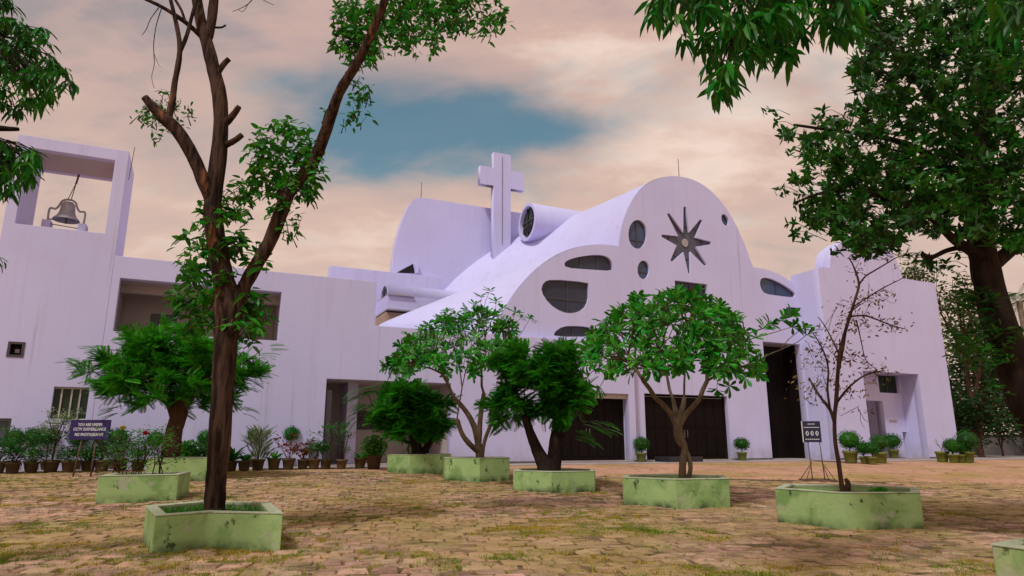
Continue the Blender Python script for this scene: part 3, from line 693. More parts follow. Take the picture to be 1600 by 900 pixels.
# --- right block with its arched top and portal
DB = E(1310, 723, uB)[0]
ur = L(1478, 560, DB)[0]
btop = pxs([(1278, 419), (1286, 417), (1297, 418)], DB)
dm = smoothopen(pxs([(1297, 418), (1297, 402), (1304, 386), (1322, 374), (1345, 370), (1370, 374), (1390, 386), (1402, 408), (1410, 433)], DB), 2)
zr_ = L(1440, 439.5, DB)[1]; dm[-1] = (dm[-1][0], zr_)
pr_u = L(1435, 584, DB)[0]; pl_u = L(1356, 650, DB)[0]; pz = L(1415, 583.5, DB)[1]
bo = [(uB, ZB), (pl_u, ZB), (pl_u, pz), (pr_u, pz), (pr_u, ZB), (ur, ZB), (ur, zr_)] + dm[::-1] + btop[::-1][1:]
bo[-1] = (uB, btop[0][1])
plate('block_wall', bo, [], DB, DB + .4, 'white_paint', church, bev=.015)
# sides and roof of the block
box('block_side', uB + .003, uB + .4, DB + .402, .25, ZB, btop[0][1] - .006, 'white_paint', church)
box('block_side', ur - .4, ur - .003, DB + .402, 8.5, ZB, zr_ - .006, 'white_paint', church)
box('block_roof', uB + .402, ur - .402, DB + .402, 8.5, zr_ - .6, zr_ - .3, 'white_paint', church)
v = []; m_ = len(dm)
for d in (DB + .402, DB + 1.0): v += [(u, d, z) for u, z in dm]
bv = mesh_obj('block_vault', v, [(i, i + 1, m_ + i + 1, m_ + i) for i in range(m_ - 1)], 'white_paint', church, True)
# portal recess
dpi = E(1405, 586, pr_u)[0]
w0 = L(1373, 600, dpi)[0]; w1 = L(1405, 600, dpi)[0]; wz0 = L(1390, 614, dpi)[1]
dz1 = L(1366, 626, dpi)[1]; dr1 = L(1383, 660, dpi)[0]; dl1 = pl_u - .2
hz1 = L(1415, 675, dpi)[1]; h0 = L(1412, 690, dpi)[0]
plate('portal_wall', [(dl1, ZB + .25), (dl1, dz1), (dr1, dz1), (dr1, ZB + .25), (h0, ZB + .25), (h0, hz1), (pr_u - .004, hz1), (pr_u - .004, pz - .0), (w1, pz - .0), (w1, wz0), (w0, wz0), (w0, pz - .0), (dl1 - .3, pz), (dl1 - .3, ZB + .25)], [], dpi, dpi + .45, 'white_paint', church)
box('portal_side', pr_u + .003, pr_u + .5, DB + .402, dpi + .6, ZB, pz + .3, 'white_paint', church)
box('portal_side', pl_u - .6, pl_u - .21, DB + .402, dpi - .003, ZB, pz + .3, 'white_paint', church)
box('portal_ceiling', pl_u - .2, pr_u, DB + .402, dpi + .6, pz + .004, pz + .25, 'white_paint', church)
box('portal_floor', pl_u - .2, pr_u + .0, DB + .02, dpi + 1.4, ZB, ZB + .22, 'concrete', church)
pw_ = box('portal_window', w0 - .05, w1 + .05, dpi + .2, dpi + .24, wz0 - .05, pz, 'green_glass', church)
box('mullion', (w0 + w1) / 2 - .025, (w0 + w1) / 2 + .025, dpi + .16, dpi + .195, wz0, pz, 'frame_dark', pw_)
pdoor = box('portal_door', dl1 + .01, dr1 + .3, dpi + 1.2, dpi + 1.25, ZB + .23, dz1 + .2, 'soffit_paint', church)
box('handle', (dl1 + dr1) / 2 + .1, (dl1 + dr1) / 2 + .14, dpi + 1.14, dpi + 1.19, ZB + 1.4, ZB + 1.9, 'steel', pdoor)
box('back_panel', h0 - .1, pr_u + .1, dpi + 1.3, dpi + 1.35, ZB + .2, hz1 + .2, 'green_glass', church)
pl_ = box('wall_lettering', L(1354, 598, dpi)[0], L(1369, 598, dpi)[0], dpi - .012, dpi - .004, L(1360, 600, dpi)[1], L(1360, 597, dpi)[1], 'grey_paint', church)
box('wall_lettering', L(1389, 658, dpi)[0], L(1401, 658, dpi)[0], dpi - .012, dpi - .004, L(1395, 660, dpi)[1], L(1395, 656, dpi)[1], 'grey_paint', church)
# dark damp course along the foot of the walls
for (a, b, d) in ((port[1] + .02, door1[0] - .02, DW), (door1[1] + .02, uend - .02, DW), (uend + .02, d2[0] - .02, 0), (d2[1] + .02, tall[0] - .02, 0), (uB + .02, pl_u - .02, DB), (pr_u + .02, ur - .02, DB)):
    box('plinth_band', a, b, d - .025, d - .002, ZB, .585, 'plinth_dark', church)

# --- bell tower
tower = tag(empty('bell_tower', O, PH), 'tall white bell tower with open belfry at the left end of the church', 'bell tower')
bo0 = L(45, 225, DW)[0]; bo1 = L(180, 250, DW)[0]; bz0 = L(100, 357.5, DW)[1]; bz1 = L(183, 251, DW)[1]
TD = 2.3
win = (L(81, 630, DW)[0], L(137, 630, DW)[0], L(108, 656, DW)[1], L(108, 605, DW)[1])
lamp = (L(12.5, 546, DW)[0], L(37, 546, DW)[0], L(25, 557, DW)[1], L(25, 535, DW)[1])
fwn = (TOWER_U0 + .25, L(15, 675, DW)[0], L(8, 699, DW)[1], L(8, 654, DW)[1])
bel = (bo0, bo1, bz0, bz1)
plate('tower_wall', [(TOWER_U0 - .0, ZB), (TOWER_U1 - .004, ZB), (TOWER_U1 - .004, ZT), (TOWER_U0, ZT)], [rp(bel), rp(win), rp(lamp), rp(fwn)], DW, DW + .3, 'white_paint', tower, bev=.012)
plate('tower_wall', [(TOWER_U0, ZB), (TOWER_U1 - .004, ZB), (TOWER_U1 - .004, ZT), (TOWER_U0, ZT)], [rp(bel)], DW + TD - .3, DW + TD, 'white_paint', tower, bev=.012)
for a, b in ((TOWER_U0 + .003, bo0 - .003), (bo1 + .003, TOWER_U1 - .007)):
    box('tower_side', a, b, DW + .302, DW + TD - .302, ZB, ZT - .004, 'white_paint', tower)
box('tower_roof', bo0 - .002, bo1 + .002, DW + .302, DW + TD - .302, bz1 + .003, ZT - .006, 'soffit_paint', tower)
box('belfry_floor', bo0 - .002, bo1 + .002, DW + .302, DW + TD - .302, bz0 - .25, bz0 - .004, 'white_paint', tower)
tube_obj('lightning_rod', [(TOWER_U1 + .05, 0, ZT - .9), (TOWER_U1 + .10, 0, ZT + .35)], .012, 'rust_steel', tower, 5)
wn = box('tower_window', win[0], win[1], DW + .14, DW + .17, win[2], win[3], 'green_glass', tower)
W_ = win[1] - win[0]
for t in (.22, .5, .74): box('mullion', win[0] + W_ * t - .022, win[0] + W_ * t + .022, DW + .09, DW + .138, win[2], win[3], 'frame_light', wn)
box('mullion', win[0] + .01, win[1] - .01, DW + .088, DW + .136, win[3] - .05, win[3] - .004, 'frame_light', wn)
box('mullion', win[0] + .01, win[1] - .01, DW + .088, DW + .136, win[2] + .004, win[2] + .04, 'frame_light', wn)
lb = box('wall_light', lamp[0] + .005, lamp[1] - .005, DW + .2, DW + .22, lamp[2], lamp[3], 'dark_void', tower)
box('lamp_panel', lamp[0] + .15, lamp[1] - .13, DW + .15, DW + .198, lamp[2] + .13, lamp[3] - .19, 'grey_paint', lb)
plate('light_frame', rp((lamp[0] - .02, lamp[1] + .02, lamp[2] - .02, lamp[3] + .02)), [rp((lamp[0] + .05, lamp[1] - .05, lamp[2] + .05, lamp[3] - .05))], DW - .02, DW + .05, 'frame_dark', lb)
w2 = plate('side_window', rp(fwn), [rp((fwn[0] + .07, fwn[1] - .07, fwn[2] + .07, fwn[3] - .07))], DW + .02, DW + .1, 'frame_dark', tower)
box('pane', fwn[0] + .01, fwn[1] - .01, DW + .11, DW + .13, fwn[2], fwn[3], 'star_glass', w2)

# --- bell in the belfry
du = (L(104, 340, DW + 1.2)[0]); bloc = loc2w(du, DW + 1.2, bz0)
bell = tag(empty('church_bell', bloc, PH), 'grey metal church bell on its stand in the open belfry', 'bell')
for s in (-1, 1): box('pedestal', s * .52 - .12, s * .52 + .12, -.25, .25, -.003, .52, 'white_paint', bell, bev=.01)
for s in (-1, 1): tube_obj('yoke_arm', catmull([(s * .52, 0, .5), (s * .52, 0, .98), (s * .36, 0, 1.0), (s * .27, 0, 1.12), (s * .2, 0, 1.3), (s * .08, 0, 1.38), (0, 0, 1.38)], 4), .035, 'bell_metal', bell, 8)
bb = lathe('bell_body', [(.40, .62), (.405, .65), (.36, .70), (.29, .78), (.235, .92), (.215, 1.08), (.20, 1.20), (.14, 1.28), (.03, 1.30), (.0, 1.30)], 'bell_metal', bell, 28)
lathe('clapper', [(.0, .50), (.04, .52), (.05, .56), (.02, .62), (.015, 1.0), (0, 1.0)], 'steel', bell, 8)
tube_obj('crossbar', [(-.52, 0, .62), (.52, 0, .56)], .022, 'bell_metal', bell, 6)
tube_obj('crossbar', [(-.42, -.1, .42), (.42, -.1, .36)], .018, 'bell_metal', bell, 6)
for s in (-.05, .05): tube_obj('rope', [(s, 0, 1.36), (.13, 0, 2.05)], .014, 'rust_steel', bell, 5)
tube_obj('rope_hook', [(.12, 0, 1.98), (.17, 0, 2.35)], .03, 'rust_steel', bell, 6)

# --- concrete apron along the building
def strip(name, u0, u1, d0, d1, h, mat, nu=60):
    v = []; f = []
    for i in range(nu + 1):
        u = u0 + (u1 - u0) * i / nu
        for d, dz in ((d0, -.3), (d0, h - .01), (d0 + .02, h), (d1, h)):
            p = loc2w(u, d, 0); v.append((p.x, p.y, gz(p.x, p.y) + dz))
    for i in range(nu):
        for k in range(3): f.append((i * 4 + k, i * 4 + 4 + k, i * 4 + 5 + k, i * 4 + 1 + k))
    return tag(mesh_obj(name, v, f, mat), kind='structure')
strip('pavement', -40, uB - .3, -1.9, .3, .035, 'concrete')
strip('pavement', uB - 2.0, uB + 45, DB - 1.9, 4, .045, 'concrete')

# ------------------------------------------------------------------ foliage tools
T_LEAF = (np.array([(0, 0, 0), (.28, .5, .05), (.28, -.5, .05), (.68, .40, .0), (.68, -.40, .0), (1, 0, -.12), (.5, 0, -.03)]), [(0, 6, 1), (1, 6, 3), (3, 6, 5), (0, 2, 6), (2, 4, 6), (4, 5, 6)])
T_LONG = (np.array([(0, 0, 0), (.35, .5, .02), (.35, -.5, .02), (.75, .34, -.08), (.75, -.34, -.08), (1, 0, -.22), (.55, 0, -.07)]), [(0, 6, 1), (1, 6, 3), (3, 6, 5), (0, 2, 6), (2, 4, 6), (4, 5, 6)])
T_BROAD = (np.array([(0, 0, 0), (.45, .36, .04), (.45, -.36, .04), (.78, .5, .02), (.78, -.5, .02), (1, 0, -.06), (.6, 0, -.03)]), [(0, 6, 1), (1, 6, 3), (3, 6, 5), (0, 2, 6), (2, 4, 6), (4, 5, 6)])
T_TINY = (np.array([(0, 0, 0), (.5, .5, .03), (1, 0, -.05), (.5, -.5, .03)]), [(0, 1, 2), (0, 2, 3)])
def frond_template(pairs, lw, ang, droop, taper=True):
    v = []; f = []
    for i in range(pairs):
        t = (i + 1) / (pairs + .5); z = -droop * t * t
        ll = (math.sin(math.pi * (0.12 + .8 * t)) ** .6) if taper else 1
        for s in (1, -1):
            b = len(v); dx = math.cos(ang) * .30 * ll; dy = math.sin(ang) * ll
            v += [(t, 0, z), (t + dx * .5 - lw, s * dy * .5, z - .012), (t + dx, s * dy, z - .03), (t + dx * .5 + lw, s * dy * .5, z - .012)]
            f += [(b, b + 1, b + 2), (b, b + 2, b + 3)]
    b = len(v); v += [(0, -.012, 0), (0, .012, 0), (1, 0, -droop)]; f.append((b, b + 1, b + 2))
    return np.array(v), f
T_FROND = frond_template(20, .034, R(70), .34)
T_NEEDLE = frond_template(17, .034, R(45), .18)
def foliage(name, parent, leaves, tmpl, mat, n_ind=0, ind_name='leaf'):
    """leaves: rows of (pos, dir, up, length, width) in the parent's frame; the n_ind nearest are objects of their own, the rest one part"""
    if not leaves: return
    base = np.array(parent.location)
    P = np.array([l_[0] for l_ in leaves]); D = np.array([l_[1] for l_ in leaves], float); U = np.array([l_[2] for l_ in leaves], float)
    ln = np.array([l_[3] for l_ in leaves]); wd = np.array([l_[4] for l_ in leaves])
    D /= np.linalg.norm(D, axis=1)[:, None] + 1e-9
    S = np.cross(U, D); S /= np.linalg.norm(S, axis=1)[:, None] + 1e-6; U = np.cross(D, S)
    order = np.argsort(np.linalg.norm(P + base - np.array(CAM), axis=1)); ind = list(order[:n_ind]); rest = order[n_ind:]
    tv, tf = tmpl
    if ind:
        me = bpy.data.meshes.new(ind_name); me.from_pydata([tuple(q) for q in tv], [], tf); me.materials.append(MAT[mat])
        for k in ind:
            o = bpy.data.objects.new(ind_name, me); link(o, parent)
            o.matrix_local = Matrix(((D[k][0] * ln[k], S[k][0] * wd[k], U[k][0] * ln[k], P[k][0]), (D[k][1] * ln[k], S[k][1] * wd[k], U[k][1] * ln[k], P[k][1]), (D[k][2] * ln[k], S[k][2] * wd[k], U[k][2] * ln[k], P[k][2]), (0, 0, 0, 1)))
    if len(rest):
        V = P[rest][:, None, :] + tv[None, :, 0:1] * (D[rest] * ln[rest][:, None])[:, None, :] + tv[None, :, 1:2] * (S[rest] * wd[rest][:, None])[:, None, :] + tv[None, :, 2:3] * (U[rest] * ln[rest][:, None])[:, None, :]
        V = V.reshape(-1, 3); F_ = np.array(tf, np.int32); nv = len(tv); m = len(rest)
        FF = (F_[None] + (np.arange(m) * nv)[:, None, None]).reshape(-1, 3)
        me = bpy.data.meshes.new(name); me.vertices.add(len(V)); me.vertices.foreach_set('co', V.astype(np.float32).ravel())
        me.loops.add(FF.size); me.loops.foreach_set('vertex_index', FF.ravel().astype(np.int32))
        me.polygons.add(len(FF)); me.polygons.foreach_set('loop_start', np.arange(0, FF.size, 3, dtype=np.int32)); me.polygons.foreach_set('loop_total', np.full(len(FF), 3, np.int32))
        me.materials.append(MAT[mat]); me.update(calc_edges=True); me.validate()
        o = link(bpy.data.objects.new(name, me), parent); o['kind'] = 'stuff'; return o
def rv(s=1.0): return nr.normal(size=3) * s
def unit(v): v = np.array(v, float); return v / (np.linalg.norm(v) + 1e-9)
def grow(T, p, targets, r_tip, f=(.28, .4), wob=.05, ex=.46, n=6, tips=None, rmax=9):
    """branch skeleton: share limbs between neighbouring tips, forking on the way"""
    k = len(targets); r = min(r_tip * k ** ex, rmax); p = np.array(p, float)
    if k == 1:
        q = np.array(targets[0], float); m = (p + q) / 2 + rv(wob * np.linalg.norm(q - p)); T.add([p, m, q], [r * 1.1, r, r * .75], max(4, n - 2))
        if tips is not None: tips.append((q, unit(q - m)))
        return
    c = np.mean(targets, axis=0); q = p + (c - p) * rng.uniform(*f); q += rv(wob * np.linalg.norm(q - p)) 
    m = (p + q) / 2 + rv(wob * .6 * np.linalg.norm(q - p)); T.add([p, m, q], [r * 1.05, r, r * .95], n, False)
    d = [unit(np.array(t) - q) for t in targets]
    i0 = rng.randrange(k); i1 = int(np.argmin([np.dot(d[i0], e_) for e_ in d])); i0 = int(np.argmin([np.dot(d[i1], e_) for e_ in d]))
    A = [t for t, e_ in zip(targets, d) if np.dot(e_, d[i0]) >= np.dot(e_, d[i1])]; B = [t for t, e_ in zip(targets, d) if np.dot(e_, d[i0]) < np.dot(e_, d[i1])]
    if not A or not B: A, B = targets[:k // 2], targets[k // 2:]
    for g in (A, B): grow(T, q, g, r_tip, f, wob, ex, max(4, n - (1 if k > 6 else 0)), tips, rmax)

def leafmat(name, c1, c2, **kw):
    a = dict(rough=0.42, scale=1.6, detail=4, rand=0.42, translucent=0.40, spec=0.35, coords='World', lo=.38, hi=.62); a.update(kw)
    return material(name, c1, c2, **a)
leafmat('leaf_mango', (0.02, 0.21, 0.008), (0.008, 0.095, 0.005))
leafmat('leaf_dark', (0.03, 0.17, 0.01), (0.01, 0.065, 0.006))
leafmat('leaf_bright', (0.045, 0.34, 0.015), (0.018, 0.19, 0.01))
leafmat('leaf_sprout', (0.04, 0.28, 0.014), (0.016, 0.14, 0.009))
leafmat('leaf_feather', (0.045, 0.33, 0.010), (0.014, 0.15, 0.007))
leafmat('leaf_conifer', (0.05, 0.36, 0.01), (0.016, 0.17, 0.007))
leafmat('leaf_box', (0.022, 0.17, 0.008), (0.01, 0.095, 0.006))
leafmat('leaf_lime', (0.07, 0.34, 0.006), (0.035, 0.22, 0.006))
leafmat('leaf_olive', (0.22, 0.18, 0.035), (0.17, 0.075, 0.04))
leafmat('leaf_pale', (0.30, 0.36, 0.20), (0.14, 0.22, 0.09))
leafmat('leaf_red', (0.22, 0.035, 0.025), (0.12, 0.05, 0.02))
leafmat('leaf_grey', (0.10, 0.15, 0.07), (0.06, 0.10, 0.045))
leafmat('leaf_far', (0.085, 0.14, 0.03), (0.04, 0.085, 0.015))
leafmat('leaf_far_dark', (0.01, 0.075, 0.01), (0.02, 0.05, 0.01))
material('bark_brown', (0.075, 0.044, 0.031), (0.016, 0.010, 0.009), 0.9, scale=13, detail=8, stretch=(1, 1, 0.13), bump=1.0, bscale=26, spec=0.1, lo=.42, hi=.6,
         extra=ovl((0.26, 0.11, 0.05), 3.2, 0.58, 0.65, (1, 1, 0.22), 0.75, seed=2.0))
material('bark_dark', (0.040, 0.026, 0.020), (0.016, 0.011, 0.009), 0.9, scale=7, detail=8, stretch=(1, 1, 0.3), bump=0.9, bscale=20, spec=0.1)
material('bark_grey', (0.20, 0.145, 0.10), (0.11, 0.075, 0.05), 0.85, scale=8, detail=6, stretch=(1, 1, 0.4), bump=0.5, bscale=20, spec=0.15)
material('bark_red', (0.10, 0.05, 0.032), (0.05, 0.028, 0.02), 0.9, scale=8, detail=6, stretch=(1, 1, 0.4), bump=0.6, bscale=20, spec=0.1)
material('soil', (0.045, 0.030, 0.020), (0.07, 0.045, 0.028), 0.95, scale=12, bump=0.6, spec=0.1)
material('soil_grassy', (0.045, 0.075, 0.015), (0.03, 0.035, 0.015), 0.95, scale=9, bump=0.6, spec=0.1)
material('planter_green', (0.36, 0.51, 0.21), (0.30, 0.46, 0.175), 0.8, scale=2.2, coords='World', bump=0.25, bscale=18, spec=0.2,
         extra=chain(ovl((0.15, 0.28, 0.08), 1.7, 0.50, 0.62, amount=0.7, dist=.5, seed=9), ovl((0.022, 0.034, 0.018), 5.0, 0.60, 0.66, (1, 1, .8), amount=0.85, seed=3), ovl((0.42, 0.44, 0.33), 2.6, 0.60, 0.66, amount=0.7, seed=15), ovl((0.03, 0.04, 0.02), 3.0, 0.36, 0.60, amount=0.85, zfade=(.02, .16, 0.0), seed=1)))
material('planter_rim', (0.46, 0.50, 0.34), (0.37, 0.43, 0.27), 0.8, scale=3, coords='World', bump=0.2, spec=0.2, extra=ovl((0.10, 0.10, 0.07), 4.5, 0.58, 0.66, amount=0.6, seed=6))

# ------------------------------------------------------------------ planters
def planter(label, poly, h, soil='soil', wall=.12, base=None):
    """a painted masonry planter on polygon poly (world xy, counter-clockwise)"""
    cx = sum(p[0] for p in poly) / len(poly); cy = sum(p[1] for p in poly) / len(poly); zg = gz(cx, cy)
    PLANTER_POLYS.append([(p[0], p[1]) for p in poly])
    root = tag(empty('planter', (cx, cy, zg)), label, 'planter', 'green masonry planters in the yard')
    q = [Vector((p[0] - cx, p[1] - cy)) for p in poly]; n = len(q)
    def inset(w_):
        r = []
        for i in range(n):
            a, b, c = q[i - 1], q[i], q[(i + 1) % n]
            d1 = (b - a).normalized(); d2_ = (c - b).normalized(); n1 = Vector((-d1.y, d1.x)); n2 = Vector((-d2_.y, d2_.x)); m = (n1 + n2)
            r.append(b + m / max(m.dot(n1), .3) * w_)
        return r
    i1 = inset(wall)
    top = h - .02
    v = [(p.x, p.y, -.25) for p in q] + [(p.x, p.y, top) for p in q] + [(p.x, p.y, top) for p in i1] + [(p.x, p.y, h - .35) for p in i1]
    f = []
    for i in range(n):
        j = (i + 1) % n
        f += [(i, j, n + j, n + i), (n + i, n + j, 2 * n + j, 2 * n + i), (2 * n + i, 2 * n + j, 3 * n + j, 3 * n + i)]
    o = mesh_obj('planter_wall', v, f, 'planter_green', root); bevel_mesh(o.data, .008, 1)
    e1 = inset(-.006); e2 = inset(wall + .006)
    v = [(p.x, p.y, top + .002) for p in e1] + [(p.x, p.y, h + rng.uniform(-.006, .006)) for p in e1] + [(p.x, p.y, h + rng.uniform(-.006, .006)) for p in e2] + [(p.x, p.y, top - .02) for p in e2]
    f = []
    for i in range(n):
        j = (i + 1) % n
        f += [(i, j, n + j, n + i), (n + i, n + j, 2 * n + j, 2 * n + i), (2 * n + i, 2 * n + j, 3 * n + j, 3 * n + i)]
    o = mesh_obj('rim', v, f, 'planter_rim', root); bevel_mesh(o.data, .006, 1)
    mesh_obj('soil', [(p.x, p.y, h - .10 + rng.uniform(-.02, .02)) for p in i1] + [(0, 0, h - .05)], [(i, (i + 1) % n, n) for i in range(n)], soil, root)
    return root
def plane_pt(px, py, z):
    r = pxdir(px, py); t = (z - CAMZ) / r.z; return CAM + r * t
def hexp(cx_px, cy_px, wpx, rot):
    fc = on_ground(cx_px, cy_px); s = 1.2
    for _ in range(4):
        y = fc.y + s; s = wpx * (y / 1077.0) / 1.732
    dirc = Vector((fc.x, fc.y)).normalized(); c = Vector((fc.x, fc.y)) + dirc * s
    a0 = math.atan2(-dirc.y, -dirc.x) + rot
    return [(c.x + s * math.cos(a0 + k * math.pi / 3), c.y + s * math.sin(a0 + k * math.pi / 3)) for k in range(6)], c
PL = {}
fl = on_ground(240, 868); h1 = at_y(243, 806, fl.y).z
pp = [plane_pt(x, y, h1) for x, y in ((243, 806), (325, 800.5), (442, 802.5), (421, 785.5), (318, 783), (228, 791))]
PL['near'] = planter('long angular green planter with dark stains around the big forked tree', pp, h1, 'soil_grassy', .13)
p7, c7 = hexp(1330, 829, 190, R(-4)); PL['thin'] = planter('pale green hexagonal planter holding the thin nearly bare tree', p7, .56)
p6, c6 = hexp(1056, 796, 153, R(1)); PL['fr2'] = planter('stained green hexagonal planter holding the widest frangipani', p6, .55)
p5, c5 = hexp(868, 772, 122, R(-4)); PL['fea'] = planter('green hexagonal planter under the dark feathery tree right of centre', p5, .47)
p4, c4 = hexp(743, 754, 98, R(6)); PL['fr1'] = planter('mottled green hexagonal planter holding the taller slender frangipani', p4, .60)
p3, c3 = hexp(655, 741, 87, R(-17)); PL['low'] = planter('green hexagonal planter under the low drooping feathery tree', p3, .55)
a, b = on_ground(148, 788), on_ground(275, 784); bk = Vector((-.30, 1.15, 0))
PL['rose'] = planter('rectangular green planter filled with rose bushes', [a, b, b + bk, a + bk], .50, 'soil_grassy', .12)
a, b = on_ground(225, 754), on_ground(322, 752); bk = Vector((-.4, 1.5, 0))
PL['conifer'] = planter('low green planter behind the roses holding the bushy tree', [a, b, b + bk, a + bk], .56, 'soil_grassy', .12)
pp = [plane_pt(x, y, .56) for x, y in ((1548, 848), (1640, 860), (1740, 852), (1690, 838), (1583, 842.5))]
PL['corner'] = planter('green planter cut off by the right edge of the photo', pp, .56, 'soil_grassy', .12)

# ------------------------------------------------------------------ trees
def tree_root(name, loc, label, group='trees planted in the church yard'):
    return tag(empty(name, loc), label, 'tree', group)
def loc_of(pl, dz): p = PL[pl].location; return Vector((p.x, p.y, p.z + dz))

# 1. big forked tree in the near planter
b1 = at_y(336, 797, PL['near'].location.y + .05); base = Vector((b1.x, b1.y, h1 - .08)); Y1 = base.y
big = tree_root('forked_tree', base, 'tall forked brown tree with sawn stubs and leafy shoots, nearest the camera on the left')
PX = Y1 / 1077.0
def rel(px, py, dy=0.0): p = at_y(px, py, Y1 + dy) - base; return (p.x, p.y, p.z)
T = Tubes()
def limb(pts, n=10, T=None, PX_=None, rel_=None, sub=4):
    k = PX_ or PX; r_ = rel_ or rel
    P = catmull([(*r_(p[0], p[1], p[3] if len(p) > 3 else 0), p[2] * k) for p in pts], sub)
    ks = .82 if PX_ is None else (.88 if PX_ > .0086 and PX_ < .0092 else 1.0)
    (T).add([q[:3] for q in P], [max(ks * q[3] * (1 + rng.uniform(-.05, .05)), .003) for q in P], n, True, .05)
limb([(335, 812, 24), (335, 795, 20), (337, 760, 19), (342, 700, 20), (347, 620, 21), (351, 560, 22), (355, 510, 24), (356, 480, 27), (350, 440, 22), (342, 400, 20), (333, 340, 18), (334, 300, 18), (341, 250, 16.5), (345, 200, 15), (343, 150, 15), (334, 110, 14), (324, 70, 13), (313, 30, 12), (303, -30, 11)], 14, T)
limb([(362, 515, 16), (372, 470, 15), (390, 432, 13.5), (420, 380, 13.5), (438, 335, 15), (450, 303, 14.5), (474, 274, 13), (491, 250, 12.5), (511, 200, 12, -.2), (530, 145, 10.5, -.4), (560, 95, 9.5, -.6), (590, 30, 8.5, -.8), (612, -30, 8, -1)], 12, T)
limb([(333, 320, 13), (320, 288, 13, -.1), (301, 243, 13, -.2), (277, 204, 13, -.3), (258, 186, 12.5, -.35), (240, 168, 10, -.4), (226, 152, 7.5, -.45)], 10, T)
limb([(262, 188, 8, -.35), (269, 160, 7, -.35), (273, 130, 6, -.3), (281, 80, 5.5, -.3), (276, 40, 4.5, -.3), (264, -10, 4, -.3)], 8, T)
limb([(281, 82, 4.5, -.3), (292, 55, 4.5, -.25), (300, 25, 4, -.2), (310, -10, 4, -.2)], 8, T)
limb([(320, 62, 7), (305, 48, 5.5, -.1), (286, 32, 5, -.2), (255, 12, 4, -.3), (222, -4, 3.5, -.4)], 8, T)
limb([(290, 36, 3.5, -.2), (283, 15, 3, -.2), (270, -6, 3, -.2)], 6, T)
limb([(325, 60, 10), (331, 30, 10), (336, -20, 10)], 10, T)
for st in ([(342, 112, 6), (350, 100, 6), (358, 92, 5.5)], [(350, 195, 9), (364, 180, 7.5, -.05), (374, 166, 5.5, -.1)], [(354, 226, 7), (366, 220, 6.5, -.1), (378, 211, 6, -.15)], [(328, 42, 2.5), (345, 43, 2.2), (353, 39, 2)], [(448, 306, 8), (436, 300, 7)], [(512, 200, 7), (505, 190, 5)]): limb(st, 8, T)
for tw in ([(252, 14, 1.2, -.3), (244, 40, 1, -.3), (240, 70, .9, -.3), (241, 100, .8, -.3), (237, 120, .6, -.3), (241, 138, .5, -.3)], [(248, 12, 1.2, -.3), (235, 30, .9, -.3), (229, 45, .8, -.3), (222, 55, .6, -.3)], [(240, 82, .6, -.3), (246, 98, .5, -.3), (251, 105, .4, -.3)], [(400, -10, 1.2), (390, 4, 1, 0), (378, 12, .8), (363, 18, .6)], [(389, 4, .8), (380, 18, .6), (372, 15, .5)], [(404, -5, 1), (415, 2, .7), (428, 8, .6)]): limb(tw, 5, T)
T.build('trunk', 'bark_brown', big)
lv_ = []; ST = Tubes()
def shoots(x0, y0, x1, y1, nsh, nl, ll, dxy=.5, origin=None, droop=.55, hang=.35):
    """leafy shoots: thin stems with drooping compound leaves"""
    for _ in range(nsh):
        while True:
            ux, uy = rng.uniform(-1, 1), rng.uniform(-1, 1)
            if ux * ux + uy * uy < 1: break
        p = np.array(rel((x0 + x1) / 2 + ux * (x1 - x0) / 2, (y0 + y1) / 2 + uy * (y1 - y0) / 2, rng.uniform(-.5 * dxy, 1.2 * dxy)))
        o_ = np.array(rel(*origin, 0)) if origin else p + np.array((rng.uniform(-.15, .15), rng.uniform(-.1, .1), -.25))
        if origin and np.linalg.norm(o_ - p) > 0.8: o_ = p + (o_ - p) * .8 / np.linalg.norm(o_ - p)
        ST.add([o_, (o_ + p) / 2 + rv(.04), p], [.009, .006, .003], 4)
        for k in range(nl):
            t = rng.uniform(.35, 1.0); q = o_ + (p - o_) * t + rv(.05); an = rng.uniform(0, 6.283)
            d = np.array((math.cos(an), math.sin(an), rng.uniform(-droop - .5, hang)))
            lv_.append((q, d, rv(.5) + np.array((0, 0, 1)), ll * rng.uniform(.7, 1.25), ll * rng.uniform(.33, .46)))
shoots(285, 300, 408, 510, 62, 9, .19, .5, None); shoots(272, 400, 330, 505, 20, 8, .20, .4); shoots(375, 450, 412, 520, 16, 8, .19, .4)
shoots(320, 270, 400, 360, 14, 8, .16, .4); shoots(388, 182, 500, 320, 85, 9, .165, .45, None)
shoots(430, 320, 482, 362, 9, 6, .12, .3); shoots(520, -10, 605, 92, 90, 9, .135, .6); shoots(590, -40, 720, 72, 115, 9, .135, .8); shoots(690, -40, 790, 50, 50, 9, .135, .7)
shoots(510, 115, 590, 190, 16, 7, .12, .4); shoots(222, 140, 296, 205, 22, 7, .10, .3); shoots(266, 130, 285, 190, 4, 5, .09, .2)
ST.build('twigs', 'bark_brown', big)['kind'] = 'stuff'
foliage('crown', big, lv_, T_LEAF, 'leaf_sprout', 300)

